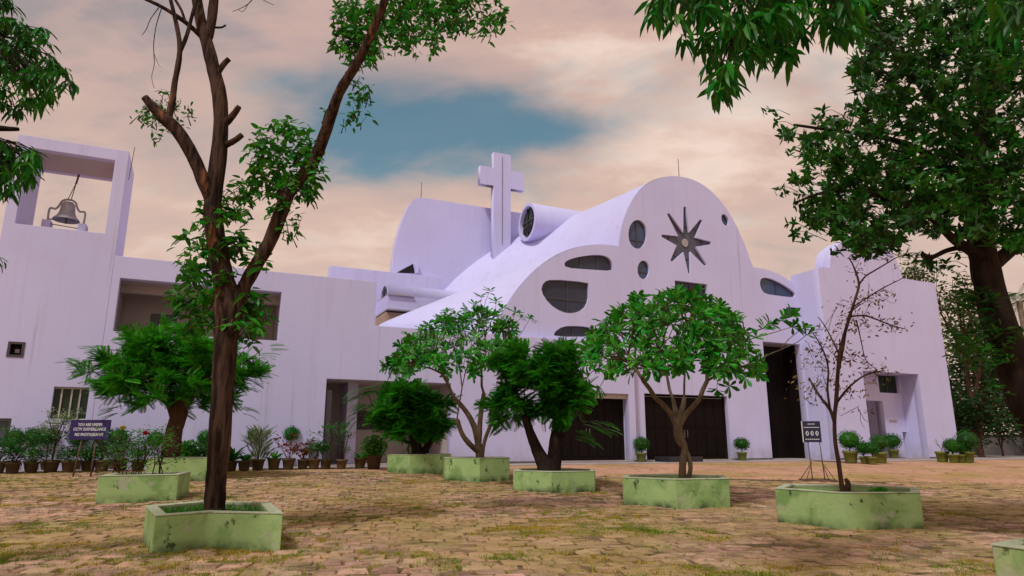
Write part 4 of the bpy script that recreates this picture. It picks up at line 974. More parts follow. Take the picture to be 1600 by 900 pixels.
# 2. frangipanis
def frangipani(name, pl, hp, label, px0, tips_px, lead, rt, leaf_len, nl, fl_n=0, n_ind=300):
    L0 = PL[pl].location; Yc = L0.y
    b0 = at_y(px0[0], px0[1], Yc); base = Vector((b0.x, Yc, L0.z + hp - .1)); root = tree_root(name, base, label)
    k = Yc / 1077.0
    def rl(px, py, dy=0.0): p = at_y(px, py, Yc + dy) - base; return np.array((p.x, p.y, p.z))
    T = Tubes(); tg = [rl(*t) for t in tips_px]
    tips = []
    starts = []
    for st in lead:
        P = catmull([(*rl(p[0], p[1], p[3] if len(p) > 3 else 0), p[2] * k) for p in st], 4)
        T.add([q[:3] for q in P], [q[3] * (1 + rng.uniform(-.06, .06)) for q in P], 8, True, .06); starts.append(P[-1][:3])
    groups = [[] for _ in starts]
    for t in tg:
        dd = [np.linalg.norm((t - s)[:2] * np.array((1, .6))) + .25 * abs((t - s)[2]) for s in starts]; groups[int(np.argmin(dd))].append(t)
    for s, g in zip(starts, groups):
        if g: grow(T, s, g, rt, (.25, .36), .07, .36, 6, tips)
    T.build('trunk', 'bark_grey', root)
    lv = []
    for (q, d) in tips:
        d = unit(d + np.array((0, 0, .5))); a = unit(np.cross(d, (.3, .1, .9))); b = np.cross(d, a); m = rng.randint(nl - 3, nl + 2)
        for j in range(m):
            an = 6.283 * j / m + rng.uniform(-.3, .3); el = rng.uniform(-.15, .9)
            dv = (a * math.cos(an) + b * math.sin(an)) * math.cos(el) + d * math.sin(el)
            lv.append((q - d * rng.uniform(0, .07), dv, d + rv(.15), leaf_len * rng.uniform(.7, 1.15), leaf_len * rng.uniform(.27, .36)))
    foliage('crown', root, lv, T_BROAD, 'leaf_bright', n_ind)
    for j in range(fl_n):
        q, d = tips[rng.randrange(len(tips))]; vv = []; ff = []
        for m in range(5):
            an = 6.283 * m / 5; i = len(vv); c, s = math.cos(an), math.sin(an)
            vv += [(0, 0, 0), (.06 * c - .03 * s, .06 * s + .03 * c, .05), (.10 * c, .10 * s, .05), (.06 * c + .03 * s, .06 * s - .03 * c, .05)]; ff.append((i, i + 1, i + 2, i + 3))
        o = mesh_obj('flower', vv, ff, 'leaf_red', root); o.location = Vector(q + np.array((0, 0, .12)))
    return root
tips6 = []
for _ in range(270):
    th = rng.uniform(0, 6.283); el = math.asin(rng.uniform(.06, 1)); rr_ = rng.uniform(.9, 1.02)
    cx, cz = math.cos(th) * math.cos(el), math.sin(el)
    x = 1048 + (140 + 8 * math.sin(3 * th)) * cx * rr_; y = 592 - 138 * cz * rr_ + rng.uniform(-6, 6)
    tips6.append((x, y, math.sin(th) * math.cos(el) * 2.0 * rr_))
tips6 += [(1183, 525, -.3), (1195, 512, 0), (1205, 505, .1), (1226, 497, .1), (1240, 510, 0), (1255, 512, -.1), (1262, 522, .1), (1236, 492, .2), (928, 552, -.5), (917, 590, -.3), (935, 608, -.2), (1165, 590, -.4), (1180, 575, .2), (1140, 605, -.6), (1120, 610, -.9)]
frangipani('frangipani_tree', 'fr2', .55, 'frangipani with the widest rounded crown, one long limb reaching right', (1068, 748), tips6,
           [[(1066, 754, 6), (1067, 720, 5.5), (1070, 700, 5), (1064, 682, 5), (1058, 664, 6.5), (1050, 650, 4.5), (1038, 634, 4, -.1), (1024, 622, 3.5, -.2)],
            [(1075, 752, 3.6), (1079, 728, 3.4), (1072, 705, 3.6), (1060, 690, 4), (1058, 668, 6), (1062, 652, 4.5), (1067, 635, 4, .1), (1069, 622, 3.5, .2)],
            [(1060, 668, 5), (1070, 650, 4.2), (1082, 636, 4, -.2), (1094, 622, 3.5, -.3)], [(1058, 662, 4.5), (1056, 645, 4, .3), (1052, 625, 3.5, .5)]], .009, .28, 10, 5)
tips4 = []
for _ in range(235):
    th = rng.uniform(0, 6.283); el = math.asin(rng.uniform(.04, 1)); rr_ = rng.uniform(.85, 1.0)
    cx, cz = math.cos(th) * math.cos(el), math.sin(el)
    x = 712 + 112 * cx * rr_; y = 585 - (100 + 35 * cx) * cz * rr_ + rng.uniform(-8, 8)
    tips4.append((x, y, math.sin(th) * math.cos(el) * 1.9 * rr_))
tips4 += [(752, 462, 0), (765, 455, .2), (775, 470, -.3), (785, 480, .2), (742, 475, .1), (730, 490, -.2), (815, 495, 0), (828, 497, .2), (800, 505, -.3), (805, 488, .3), (600, 572, 0), (612, 560, -.3)]
frangipani('frangipani_tree', 'fr1', .60, 'taller slender frangipani with open crown between the two dark feathery trees', (748, 722), tips4,
           [[(750, 730, 6.5), (748, 700, 6), (744, 675, 5.5), (734, 652, 4.5), (722, 635, 4, -.1), (708, 620, 3.5, -.2)],
            [(748, 705, 5), (735, 695, 4.5, -.2), (722, 678, 4, -.3), (714, 655, 3.5, -.4)], [(748, 690, 5), (750, 660, 4.2), (752, 640, 4), (756, 615, 3.5, .1)],
            [(752, 722, 3.5), (757, 690, 3), (768, 660, 3), (778, 630, 3, .2)]], .009, .27, 10, 3)

# 3. feathery trees
def feathery(name, pl, hp, label, px0, blobs, stems, nf, fl_, mat, tmpl=T_FROND, bark='bark_dark', flat=.5, n_ind=0, outward=1.0, wr=.22, extra=()):
    L0 = PL[pl].location; Yc = L0.y
    b0 = at_y(px0[0], px0[1], Yc); base = Vector((b0.x, Yc, L0.z + hp - .1)); root = tree_root(name, base, label); k = Yc / 1077.0
    def rl(px, py, dy=0.0): p = at_y(px, py, Yc + dy) - base; return np.array((p.x, p.y, p.z))
    T = Tubes(); starts = []
    for st in stems:
        P = catmull([(*rl(p[0], p[1], p[3] if len(p) > 3 else 0), p[2] * k) for p in st], 4); T.add([q[:3] for q in P], [q[3] for q in P], 9, True, .08); starts.append(P[-1][:3])
    lv = []; tg = []; tot = sum(b_[4] for b_ in blobs)
    for (cx, cy, rx, rz, wgt) in blobs:
        c = rl(cx, cy); R_ = np.array((rx * k, rx * k * .95, rz * k))
        for _ in range(int(nf * wgt / tot / 20)):                    # sprays: fans of fronds springing from one twig end
            d = unit(rv()); rr_ = rng.uniform(.35, .95); p = c + d * R_ * rr_; tg.append(p)
            out = unit((p - c) * np.array((1, 1, .6)) / (R_.max()) + np.array((0, 0, .25))); bright = rng.uniform(.8, 1.2)
            for _k in range(20):
                q = unit(out * .75 + rv(.55)); q[2] = q[2] * flat + .05
                lv.append((p + rv(.05), q, np.array((0, 0, 1)) + rv(.45), fl_ * bright * rng.uniform(.6, 1.15), fl_ * wr * rng.uniform(.8, 1.25)))
    for (x, y, dx, dz_, n_) in extra:
        for _ in range(n_):
            p = rl(x + rng.uniform(-14, 14), y + rng.uniform(-8, 8), rng.uniform(-.3, .3)); out = unit((dx, rng.uniform(-.3, .3), dz_ + rng.uniform(-.12, .12)))
            lv.append((p, out, np.array((0, 0, 1)) + rv(.15), fl_ * rng.uniform(.9, 1.3), fl_ * wr))
        tg.append(rl(x, y))
    gs = [[] for _ in starts]
    for t in tg: gs[int(np.argmin([np.linalg.norm(t - s) for s in starts]))].append(t)
    for s, g in zip(starts, gs):
        if g: grow(T, s, g, .011, (.3, .42), .06, .42, 6)
    T.build('trunk', bark, root); foliage('crown', root, lv, tmpl, mat, n_ind, 'frond'); return root
feathery('feathery_tree', 'fea', .47, 'dark feathery tree with leaning double trunk between the two frangipanis', (858, 742),
         [(838, 572, 66, 34, 2.6), (796, 632, 30, 30, 1.1), (886, 622, 32, 32, 1.2), (845, 625, 46, 34, 1.0), (872, 560, 36, 22, .8)],
         [[(855, 748, 14), (850, 725, 12), (838, 700, 9), (828, 675, 7, -.2), (820, 650, 6, -.3)], [(862, 748, 13), (866, 720, 12), (868, 690, 10), (872, 655, 8, .2), (868, 610, 7, .1)], [(868, 700, 8), (885, 660, 6, .2), (895, 630, 5, .2)]],
         1900, .44, 'leaf_feather', wr=.36, flat=.7, extra=[(925, 662, 1, -.05, 14), (905, 678, 1, -.2, 8)])
feathery('feathery_tree', 'low', .55, 'low drooping dark feathery tree in front of the portico', (655, 720),
         [(640, 625, 52, 24, 1.8), (612, 650, 34, 28, 1.2), (672, 650, 34, 34, 1.6), (640, 676, 48, 26, 1.3)],
         [[(655, 728, 9), (652, 700, 8), (645, 670, 7), (638, 640, 6)], [(655, 715, 6), (672, 690, 5), (680, 665, 5)]],
         1800, .46, 'leaf_feather', flat=.55, wr=.36, extra=[(575, 635, -1, -.25, 12), (570, 612, -1, -.05, 9), (590, 605, -.8, .1, 6), (560, 655, -.8, -.5, 6)])
feathery('bushy_tree', 'conifer', .56, 'bushy bright green tree with a reddish trunk behind the rose planter', (268, 722),
         [(275, 560, 98, 46, 2.4), (210, 582, 74, 40, 1.7), (345, 580, 70, 46, 1.7), (270, 610, 105, 46, 2.4), (250, 540, 65, 28, 1.0)],
         [[(265, 730, 15), (268, 700, 14), (273, 670, 12.5), (282, 640, 12), (285, 610, 9)], [(276, 660, 8), (262, 625, 6), (240, 595, 5)], [(282, 640, 8), (305, 610, 6, -.2), (325, 585, 5, -.3)]],
         4000, .40, 'leaf_conifer', T_NEEDLE, 'bark_red', flat=.8, wr=.36, extra=[(128, 566, -1, .06, 7), (165, 545, -1, .05, 8), (160, 598, -1, -.1, 8), (400, 560, 1, .08, 6), (385, 600, 1, -.1, 8), (410, 545, 1, .2, 4), (190, 640, -1, -.15, 6), (370, 640, 1, -.15, 6)])

# 4. thin nearly bare tree
L0 = PL['thin'].location; Yt = L0.y; b0 = at_y(1318, 768, Yt); base7 = Vector((b0.x, Yt, L0.z + .46))
thin = tree_root('thin_tree', base7, 'thin nearly bare tree with sparse brownish leaf tufts')
def rel7(px, py, dy=0.0): p = at_y(px, py, Yt + dy) - base7; return (p.x, p.y, p.z)
K7 = Yt / 1077.0; T = Tubes()
def limb7(p, n=7): limb(p, n, T, K7, rel7)
limb7([(1318, 778, 4.2), (1316, 765, 3.8), (1310, 720, 3.3), (1305, 690, 3.0), (1304, 655, 3.0), (1307, 620, 3.2), (1309, 585, 3), (1313, 547, 2.8), (1327, 497, 2.4), (1337, 465, 2.1), (1342, 443, 1.9), (1334, 417, 1.3), (1326, 402, 1)])
limb7([(1304, 660, 3), (1297, 640, 2.6), (1283, 622, 2.2, .1), (1272, 605, 1.8, .15), (1264, 590, 1.2, .2)])
limb7([(1297, 640, 2), (1293, 610, 1.8, -.1), (1294, 575, 1.5, -.15), (1285, 545, 1.2, -.2), (1270, 520, .9, -.2)])
limb7([(1308, 628, 2.2), (1322, 610, 1.8, -.2), (1338, 595, 1.5, -.3), (1357, 584, 1.2, -.35), (1382, 579, .9, -.4)])
limb7([(1310, 580, 2), (1318, 540, 2, .2), (1322, 515, 1.8, .25), (1328, 490, 1.5, .3), (1345, 475, 1, .3)])
limb7([(1328, 495, 1.6), (1350, 493, 1.4, -.2), (1372, 500, 1.2, -.3), (1392, 508, 1, -.3), (1414, 514, .7, -.3)])
limb7([(1342, 445, 1.6), (1352, 432, 1.4, .1), (1368, 422, 1.3, .2), (1388, 410, 1.1, .3), (1402, 402, .9, .3), (1428, 395, .6, .3)])
limb7([(1333, 480, 1.3), (1355, 465, 1.1, -.1), (1380, 450, 1, -.2), (1410, 435, .6, -.2)])
limb7([(1312, 555, 1.5), (1300, 530, 1.2, .2), (1288, 508, .9, .3), (1278, 495, .6, .3)])
limb7([(1338, 500, 1), (1345, 530, .8, -.2), (1352, 560, .7, -.3), (1365, 575, .5, -.3)])
limb7([(1319, 775, 4), (1324, 765, 5, -.03), (1325, 755, 4, -.03), (1321, 748, 2.5, -.03)])
lv = []
tufts = [(1357, 467, 22), (1345, 503, 26), (1320, 477, 10), (1300, 540, 26), (1290, 515, 14), (1365, 580, 24), (1275, 555, 20), (1300, 598, 16), (1330, 612, 14), (1392, 508, 22), (1270, 600, 16), (1313, 560, 20), (1268, 622, 10), (1335, 560, 14), (1378, 455, 12), (1402, 404, 8), (1340, 420, 8), (1345, 640, 6), (1285, 575, 14), (1325, 500, 14)]
for (x, y, m) in tufts:
    c = np.array(rel7(x, y, rng.uniform(-.3, .3)))
    for j in range(3): e_ = c + rv(.15); T.add([c + rv(.05), e_, e_ + rv(.08)], [.005, .004, .002], 4)
    for j in range(int(m * 2.4)):
        p = c + rv(1) * np.array((.17, .15, .08)); lv.append((p, rv() + np.array((0, 0, -.1)), rv() + np.array((0, 0, .6)), rng.uniform(.06, .11), rng.uniform(.022, .04)))
T.build('trunk', 'bark_red', thin); foliage('crown', thin, lv, T_TINY, 'leaf_olive')
lv = []
for j in range(60): p = np.array(rel7(1372 + rng.uniform(-10, 10), 768, rng.uniform(-.2, .1))); lv.append((p, rv() + np.array((0, 0, .8)), rv(), .09, .04))
wd_ = tag(empty('weed', base7), 'small bright green weed on the soil of the thin tree\'s planter', 'plant'); foliage('foliage', wd_, lv, T_LEAF, 'leaf_bright')

# 5. big tree at the right
def in_poly_samples(poly, n, bias=None):
    out = []; xs_ = [p[0] for p in poly]; ys_ = [p[1] for p in poly]
    while len(out) < n:
        p = (rng.uniform(min(xs_), max(xs_)), rng.uniform(min(ys_), max(ys_)))
        if inside(p, poly) and (bias is None or rng.random() < bias(p)): out.append(p)
    return out
Y8 = 9.6; g8 = at_y(1760, 830, Y8); base8 = Vector((g8.x, Y8, 0)); K8 = Y8 / 1077
rt = tree_root('spreading_tree', base8, 'huge dark leafy tree with a thick leaning trunk on the right edge')
def rel8(px, py, dy=0.0): p = at_y(px, py, Y8 + dy) - base8; return (p.x, p.y, p.z)
T = Tubes()
def limb8(p, n=9): limb(p, n, T, K8, rel8)
limb8([(1790, 860, 50), (1735, 790, 44), (1672, 715, 40), (1615, 640, 35), (1582, 560, 31), (1556, 490, 27), (1542, 430, 25), (1533, 380, 23), (1527, 310, 20), (1535, 220, 16), (1550, 110, 13), (1562, -30, 10)], 14)
limb8([(1540, 405, 14), (1512, 388, 10, -.2), (1488, 372, 8, -.3), (1455, 340, 6.5, -.4), (1410, 318, 5, -.5), (1350, 300, 4, -.6), (1290, 300, 3, -.6), (1240, 318, 2, -.6)])
limb8([(1528, 340, 12), (1490, 280, 9, .1), (1440, 235, 7, .2), (1380, 215, 5, .2), (1310, 205, 3.5, .2), (1240, 195, 2.5, .2)])
limb8([(1530, 290, 11), (1480, 190, 8, -.3), (1420, 110, 6, -.5), (1370, 40, 5, -.6), (1340, -30, 4, -.6)])
limb8([(1546, 420, 14), (1580, 390, 12, .2), (1610, 372, 11, .3), (1660, 350, 9, .5)])
limb8([(1500, 384, 5), (1480, 360, 4.5, -.3), (1478, 335, 4, -.35), (1484, 315, 3, -.4)])
limb8([(1500, 386, 5), (1478, 392, 4.5, -.2), (1455, 402, 4, -.2), (1440, 395, 3, -.2)])
T.build('trunk', 'bark_dark', rt)
poly8 = [(1330, -20), (1640, -20), (1640, 420), (1590, 400), (1560, 378), (1500, 372), (1440, 362), (1398, 390), (1345, 392), (1305, 375), (1265, 350), (1245, 325), (1262, 300), (1228, 285), (1275, 260), (1228, 232), (1218, 198), (1228, 185), (1262, 212), (1300, 186), (1336, 196), (1338, 150), (1330, 110), (1335, 50)]
def bias8(p): return min(1, .45 + max(0, (p[0] - 1230) / 260))
lv = []
TW = Tubes()
def cluster(lv, c, n, ll, sp, up=.1, wr=(.38, .5), dirz=(-.5, .6)):
    for _ in range(n):
        q = c + rv(sp) * np.array((1, 1, .7)); an = rng.uniform(0, 6.283)
        lv.append((q, np.array((math.cos(an), math.sin(an), rng.uniform(*dirz))), rv(.6) + np.array((0, 0, 1)), ll * rng.uniform(.7, 1.2), ll * rng.uniform(*wr)))
def whorl(lv, c, n, ll):
    t = unit(rv() + np.array((-.3, -.3, .7))); a_ = unit(np.cross(t, (.2, .9, .1))); b_ = np.cross(t, a_)
    for j in range(n):
        an = 2.4 * j + rng.uniform(-.3, .3); el = rng.uniform(-.1, .9); s_ = rng.uniform(0, .14)
        d = (a_ * math.cos(an) + b_ * math.sin(an)) * math.cos(el) + t * math.sin(el)
        lv.append((c - t * s_, d, t + rv(.2), ll * rng.uniform(.7, 1.15), ll * rng.uniform(.34, .44)))
for (x, y) in in_poly_samples(poly8, 1450, bias8):
    c = np.array(rel8(x, y, rng.uniform(-1.5, 1.3))); whorl(lv, c, rng.randint(9, 14), .15)
    if x < 1420: e_ = c + np.array((rng.uniform(.1, .35), 0, rng.uniform(-.25, .05))); TW.add([e_, (e_ + c) / 2 + rv(.02), c], [.008, .006, .003], 4)
for (x, y) in [(1203, 172), (1212, 190), (1222, 205), (1235, 215), (1215, 292), (1228, 300), (1243, 305), (1232, 350), (1245, 362), (1258, 368), (1285, 172), (1300, 180), (1320, 172), (1275, 185), (1335, 398), (1355, 400), (1372, 392), (1310, 392), (1440, 398), (1452, 410), (1462, 418), (1430, 402), (1415, 395), (1500, 402), (1478, 408)]:
    c = np.array(rel8(x, y, rng.uniform(-.6, .2))); whorl(lv, c, 11, .13); TW.add([c + np.array((.3, 0, -.08)), c + np.array((.15, 0, .0)), c], [.007, .005, .003], 4)
for (x, y) in in_poly_samples([(1500, 440), (1560, 455), (1590, 540), (1560, 575), (1500, 560), (1490, 500), (1505, 470)], 46):
    c = np.array(rel8(x, y, rng.uniform(-.55, .1))); cluster(lv, c, 10, .15, .09, wr=(.25, .33), dirz=(-.3, .8))
for (x, y) in ((1556, 605), (1565, 612), (1548, 600), (1588, 660)):
    cluster(lv, np.array(rel8(x, y, -.3)), 9, .13, .05, wr=(.25, .33))
TW.build('twigs', 'bark_dark', rt)['kind'] = 'stuff'
foliage('crown', rt, lv, T_LEAF, 'leaf_dark', 300)

# 6. mango boughs that reach into the picture from trees standing just outside it
def mango(name, base, label, trunk, limbs, regions, K=None):
    root = tree_root(name, base, label, 'mango trees standing at the edge of the picture'); T = Tubes()
    for P_, rad in [trunk] + limbs:
        P = catmull([(*(np.array(p) - np.array(base)), r) for p, r in zip(P_, rad)], 4); T.add([q[:3] for q in P], [q[3] for q in P], 9, True, .06)
    lv = []
    for (poly, Yn, dY, nw, nl, ll, anchor) in regions:
        for (x, y) in in_poly_samples(poly, nw):
            c = np.array(at_y(x, y, Yn + rng.uniform(-dY, dY))) - np.array(base)
            an_ = np.array(anchor) - np.array(base); e_ = c + unit(an_ - c) * min(.5, np.linalg.norm(an_ - c)) + np.array((0, 0, .08))
            T.add([e_, (e_ + c) / 2 + np.array((0, 0, .05)), c], [.008, .006, .004], 4)
            for j in range(nl):
                an = 6.283 * j / nl + rng.uniform(-.4, .4); d = np.array((math.cos(an), math.sin(an), rng.uniform(-1.7, -.25)))
                lv.append((c + rv(.02), d, np.array((math.cos(an) * .5, math.sin(an) * .5, 1)) + rv(.2), ll * rng.uniform(.7, 1.2), ll * rng.uniform(.20, .27)))
    T.build('trunk', 'bark_dark', root); foliage('crown', root, lv, T_LONG, 'leaf_mango', 300); return root
A1 = at_y(1230, -60, 5.6); A2 = at_y(1620, -40, 3.6)
mb = Vector((6.6, 4.2, 0))
mango('mango_tree', mb, 'mango bough of long drooping leaves hanging into the top right', ([mb + Vector((0, 0, -.2)), mb + Vector((-.05, .1, 1.6)), mb + Vector((-.2, .2, 3.2)), mb + Vector((-.3, .4, 5.2))], [.30, .24, .2, .12]),
      [([mb + Vector((-.2, .2, 3.4)), mb + Vector((-1.6, .6, 4.6)), A1 + Vector((.8, 0, .6)), A1 + Vector((0, 0, .25)), A1 + Vector((-.8, .1, .2))], [.13, .10, .06, .04, .02]),
       ([mb + Vector((-.2, .1, 3.0)), A2 + Vector((1.4, .2, .3)), A2 + Vector((.3, 0, .15)), A2], [.10, .06, .03, .015])],
      [([(1015, -30), (1345, -30), (1345, 40), (1300, 62), (1262, 42), (1235, 85), (1200, 108), (1175, 80), (1150, 130), (1118, 135), (1110, 95), (1070, 62), (1035, 35), (1018, 10)], 5.6, .8, 125, 9, .235, A1 + Vector((0, 0, .4))),
       ([(1530, -20), (1620, -20), (1620, 80), (1580, 60), (1545, 30)], 3.6, .3, 9, 8, .20, A2)])
A3 = at_y(-30, 60, 6.4); A4 = at_y(-30, 230, 6.4); mb2 = Vector((-7.4, 5.4, 0))
mango('mango_tree', mb2, 'mango bough with clustered leaves filling the top left edge', ([mb2 + Vector((0, 0, -.2)), mb2 + Vector((.1, .1, 1.6)), mb2 + Vector((.3, .2, 3.2)), mb2 + Vector((.4, .4, 5.6))], [.30, .24, .2, .12]),
      [([mb2 + Vector((.2, .2, 2.4)), mb2 + Vector((.9, .6, 3.2)), A4 + Vector((-.2, 0, .1)), A4 + Vector((.35, 0, .2))], [.11, .08, .05, .02]), ([mb2 + Vector((.3, .2, 3.2)), A3 + Vector((-.6, 0, -.2)), A3, A3 + Vector((.4, 0, .1))], [.1, .07, .04, .02])],
      [([(-40, 20), (40, 30), (85, 50), (80, 85), (100, 92), (112, 120), (105, 165), (60, 175), (-40, 190)], 6.4, .6, 95, 9, .16, A3), ([(-40, -20), (20, -20), (25, 40), (-40, 60)], 6.4, .4, 12, 8, .155, A3), ([(-40, 200), (20, 215), (70, 245), (60, 290), (20, 300), (-40, 305)], 6.4, .5, 52, 9, .16, A4), ([(-30, 395), (2, 392), (6, 430), (-30, 440)], 6.4, .1, 4, 6, .12, A4)])

# 7. trees beyond the building, right of the block
def far_tree(name, px, py, Y, rx, rz, n, ll, mat, label, trunk_px=None, ymin=None):
    c = at_y(px, py, Y); base = Vector((c.x, Y, gz(c.x, Y))); root = tree_root(name, base, label, 'trees beyond the church'); k = Y / 1077
    T = Tubes(); top = c - base; lv = []; tg = []
    for _ in range(n // 10):
        d = unit(rv()); p = np.array(top) + d * np.array((rx * k, rx * k, rz * k)) * rng.random() ** .4
        tg.append(p) if rng.random() < .5 else None
        cluster(lv, p, 10, ll, ll * 1.3)
    grow(T, (0, 0, -.2), tg, .03, (.3, .42), .06, .42, 6); T.build('trunk', 'bark_red', root); foliage('crown', root, lv, T_LEAF, mat); return root
far_tree('broadleaf_tree', 1500, 490, 44, 45, 75, 1300, .34, 'leaf_far', 'pale yellow green tree just right of the church block')
far_tree('broadleaf_tree', 1545, 560, 52, 65, 85, 1600, .5, 'leaf_far_dark', 'dark tree behind the leaning trunk at the right edge')
far_tree('broadleaf_tree', 1525, 645, 40, 40, 38, 1100, .32, 'leaf_far_dark', 'low dark green bushy tree at the corner of the church block')
far_tree('broadleaf_tree', 1432, 428, 68, 45, 14, 500, .5, 'leaf_far', 'tree top peeping over the roof of the right block')
far_tree('broadleaf_tree', 1610, 630, 46, 50, 70, 1100, .45, 'leaf_far_dark', 'dark tree behind the boundary wall at the far right')
far_tree('broadleaf_tree', 1700, 560, 60, 80, 130, 900, .7, 'leaf_far_dark', 'tall dark tree past the right edge of the photo')
far_tree('broadleaf_tree', 1500, 610, 58, 60, 70, 1700, .55, 'leaf_far_dark', 'dense dark tree filling the gap right of the church block')
far_tree('broadleaf_tree', 1585, 585, 62, 60, 85, 1700, .6, 'leaf_far_dark', 'dense dark tree behind the palm at the right edge')
pc = at_y(1592, 470, 38); pb = Vector((pc.x, 38, gz(pc.x, 38))); palm = tree_root('palm_tree', pb, 'grey green palm with arching fronds at the far right edge', 'trees beyond the church')
tube_obj('trunk', [(0, 0, -.2), (.1, 0, 3), (0, 0, pc.z - pb.z)], [.22, .18, .15], 'bark_grey', palm, 9)
lv = []
for j in range(22):
    an = rng.uniform(0, 6.283); lv.append(((0, 0, pc.z - pb.z), (math.cos(an), math.sin(an), rng.uniform(-.5, 1.1)), (0, 0, 1), rng.uniform(2.4, 3.2), .55))
foliage('crown', palm, lv, frond_template(34, .006, R(62), .55), 'leaf_grey', 22, 'frond')

for (x, y, Y, rx, rz, n, lb) in ((1512, 672, 42, 30, 26, 700, 'dark hedge bush right behind the corner of the block'), (1560, 665, 43, 34, 30, 700, 'dark hedge bush in front of the boundary wall'), (1620, 668, 44, 40, 30, 600, 'dark hedge bush at the right edge by the wall')):
    c = at_y(x, y, Y); base = Vector((c.x, Y, gz(c.x, Y))); root = tag(empty('hedge_bush', base), lb, 'bush', 'bushes by the boundary wall'); k = Y / 1077; lv = []; T = Tubes(); tg = []
    for _ in range(n // 10):
        p = np.array(c - base) + unit(rv()) * np.array((rx * k, rx * k * .6, rz * k)) * rng.random() ** .4; tg.append(p); cluster(lv, p, 10, .26, .28)
    grow(T, (0, 0, -.1), tg[::3], .015); T.build('stem', 'bark_red', root); foliage('foliage', root, lv, T_LEAF, 'leaf_far_dark')

# ------------------------------------------------------------------ potted plants
material('pot_clay', (0.13, 0.088, 0.048), (0.085, 0.065, 0.035), 0.85, scale=5, bump=0.2, spec=0.15, rand=0.25)
material('pot_lime', (0.17, 0.20, 0.045), (0.12, 0.15, 0.035), 0.7, scale=5, spec=0.2, rand=0.15)
POT_PROF = [(.0, .0), (.135, .0), (.15, .04), (.185, .27), (.205, .275), (.21, .335), (.195, .34), (.18, .335), (.175, .27)]
def pot_root(px, py, d_max, label, sc_, potmat, cat='potted plant', group='potted plants along the wing wall'):
    p = on_ground(px, py); r = pxdir(px, py); r2 = Vector((r.x, r.y, 0)).normalized()
    d = (p - O).dot(DH)
    if d > d_max: p = p + r2 * ((d_max - d) / r2.dot(DH)); 
    p.z = gz(p.x, p.y) + (.036 if (p - O).dot(DH) > -1.85 else .0)
    if (p - O).dot(UH) > uB - 1.9 and (p - O).dot(DH) > DB - 1.85: p.z = gz(p.x, p.y) + .046
    root = tag(empty('potted_plant', p), label, cat, group); root.rotation_euler = (rng.uniform(-.04, .04), rng.uniform(-.05, .05), rng.uniform(0, 6.28))
    lathe('pot', [(a * sc_, b * sc_) for a, b in POT_PROF], potmat, root, 16)
    n = 14; mesh_obj('soil', [(.182 * sc_ * math.cos(6.283 * i / n), .182 * sc_ * math.sin(6.283 * i / n), .29 * sc_) for i in range(n)], [tuple(range(n))], 'soil', root)
    return root
def ball_leaves(c, r, n, ll, squash=.9):
    lv = []
    for _ in range(n):
        d = unit(rv()); rr_ = r * (rng.uniform(.80, 1.03)); p = np.array(c) + d * np.array((rr_, rr_, rr_ * squash))
        lv.append((p, unit(d * .7 + rv(.6)), d + rv(.4), ll * rng.uniform(.7, 1.3), ll * rng.uniform(.45, .6)))
    return lv
def core(root, c, r, mat, squash=.9):
    v = []; f = []
    bm = bmesh.new(); bmesh.ops.create_icosphere(bm, subdivisions=2, radius=r)
    for q in bm.verts: q.co = Vector((c[0] + q.co.x * rng.uniform(.94, 1.04), c[1] + q.co.y * rng.uniform(.94, 1.04), c[2] + q.co.z * squash))
    me = bpy.data.meshes.new('inner_foliage'); bm.to_mesh(me); bm.free(); me.materials.append(MAT[mat]); link(bpy.data.objects.new('inner_foliage', me), root)
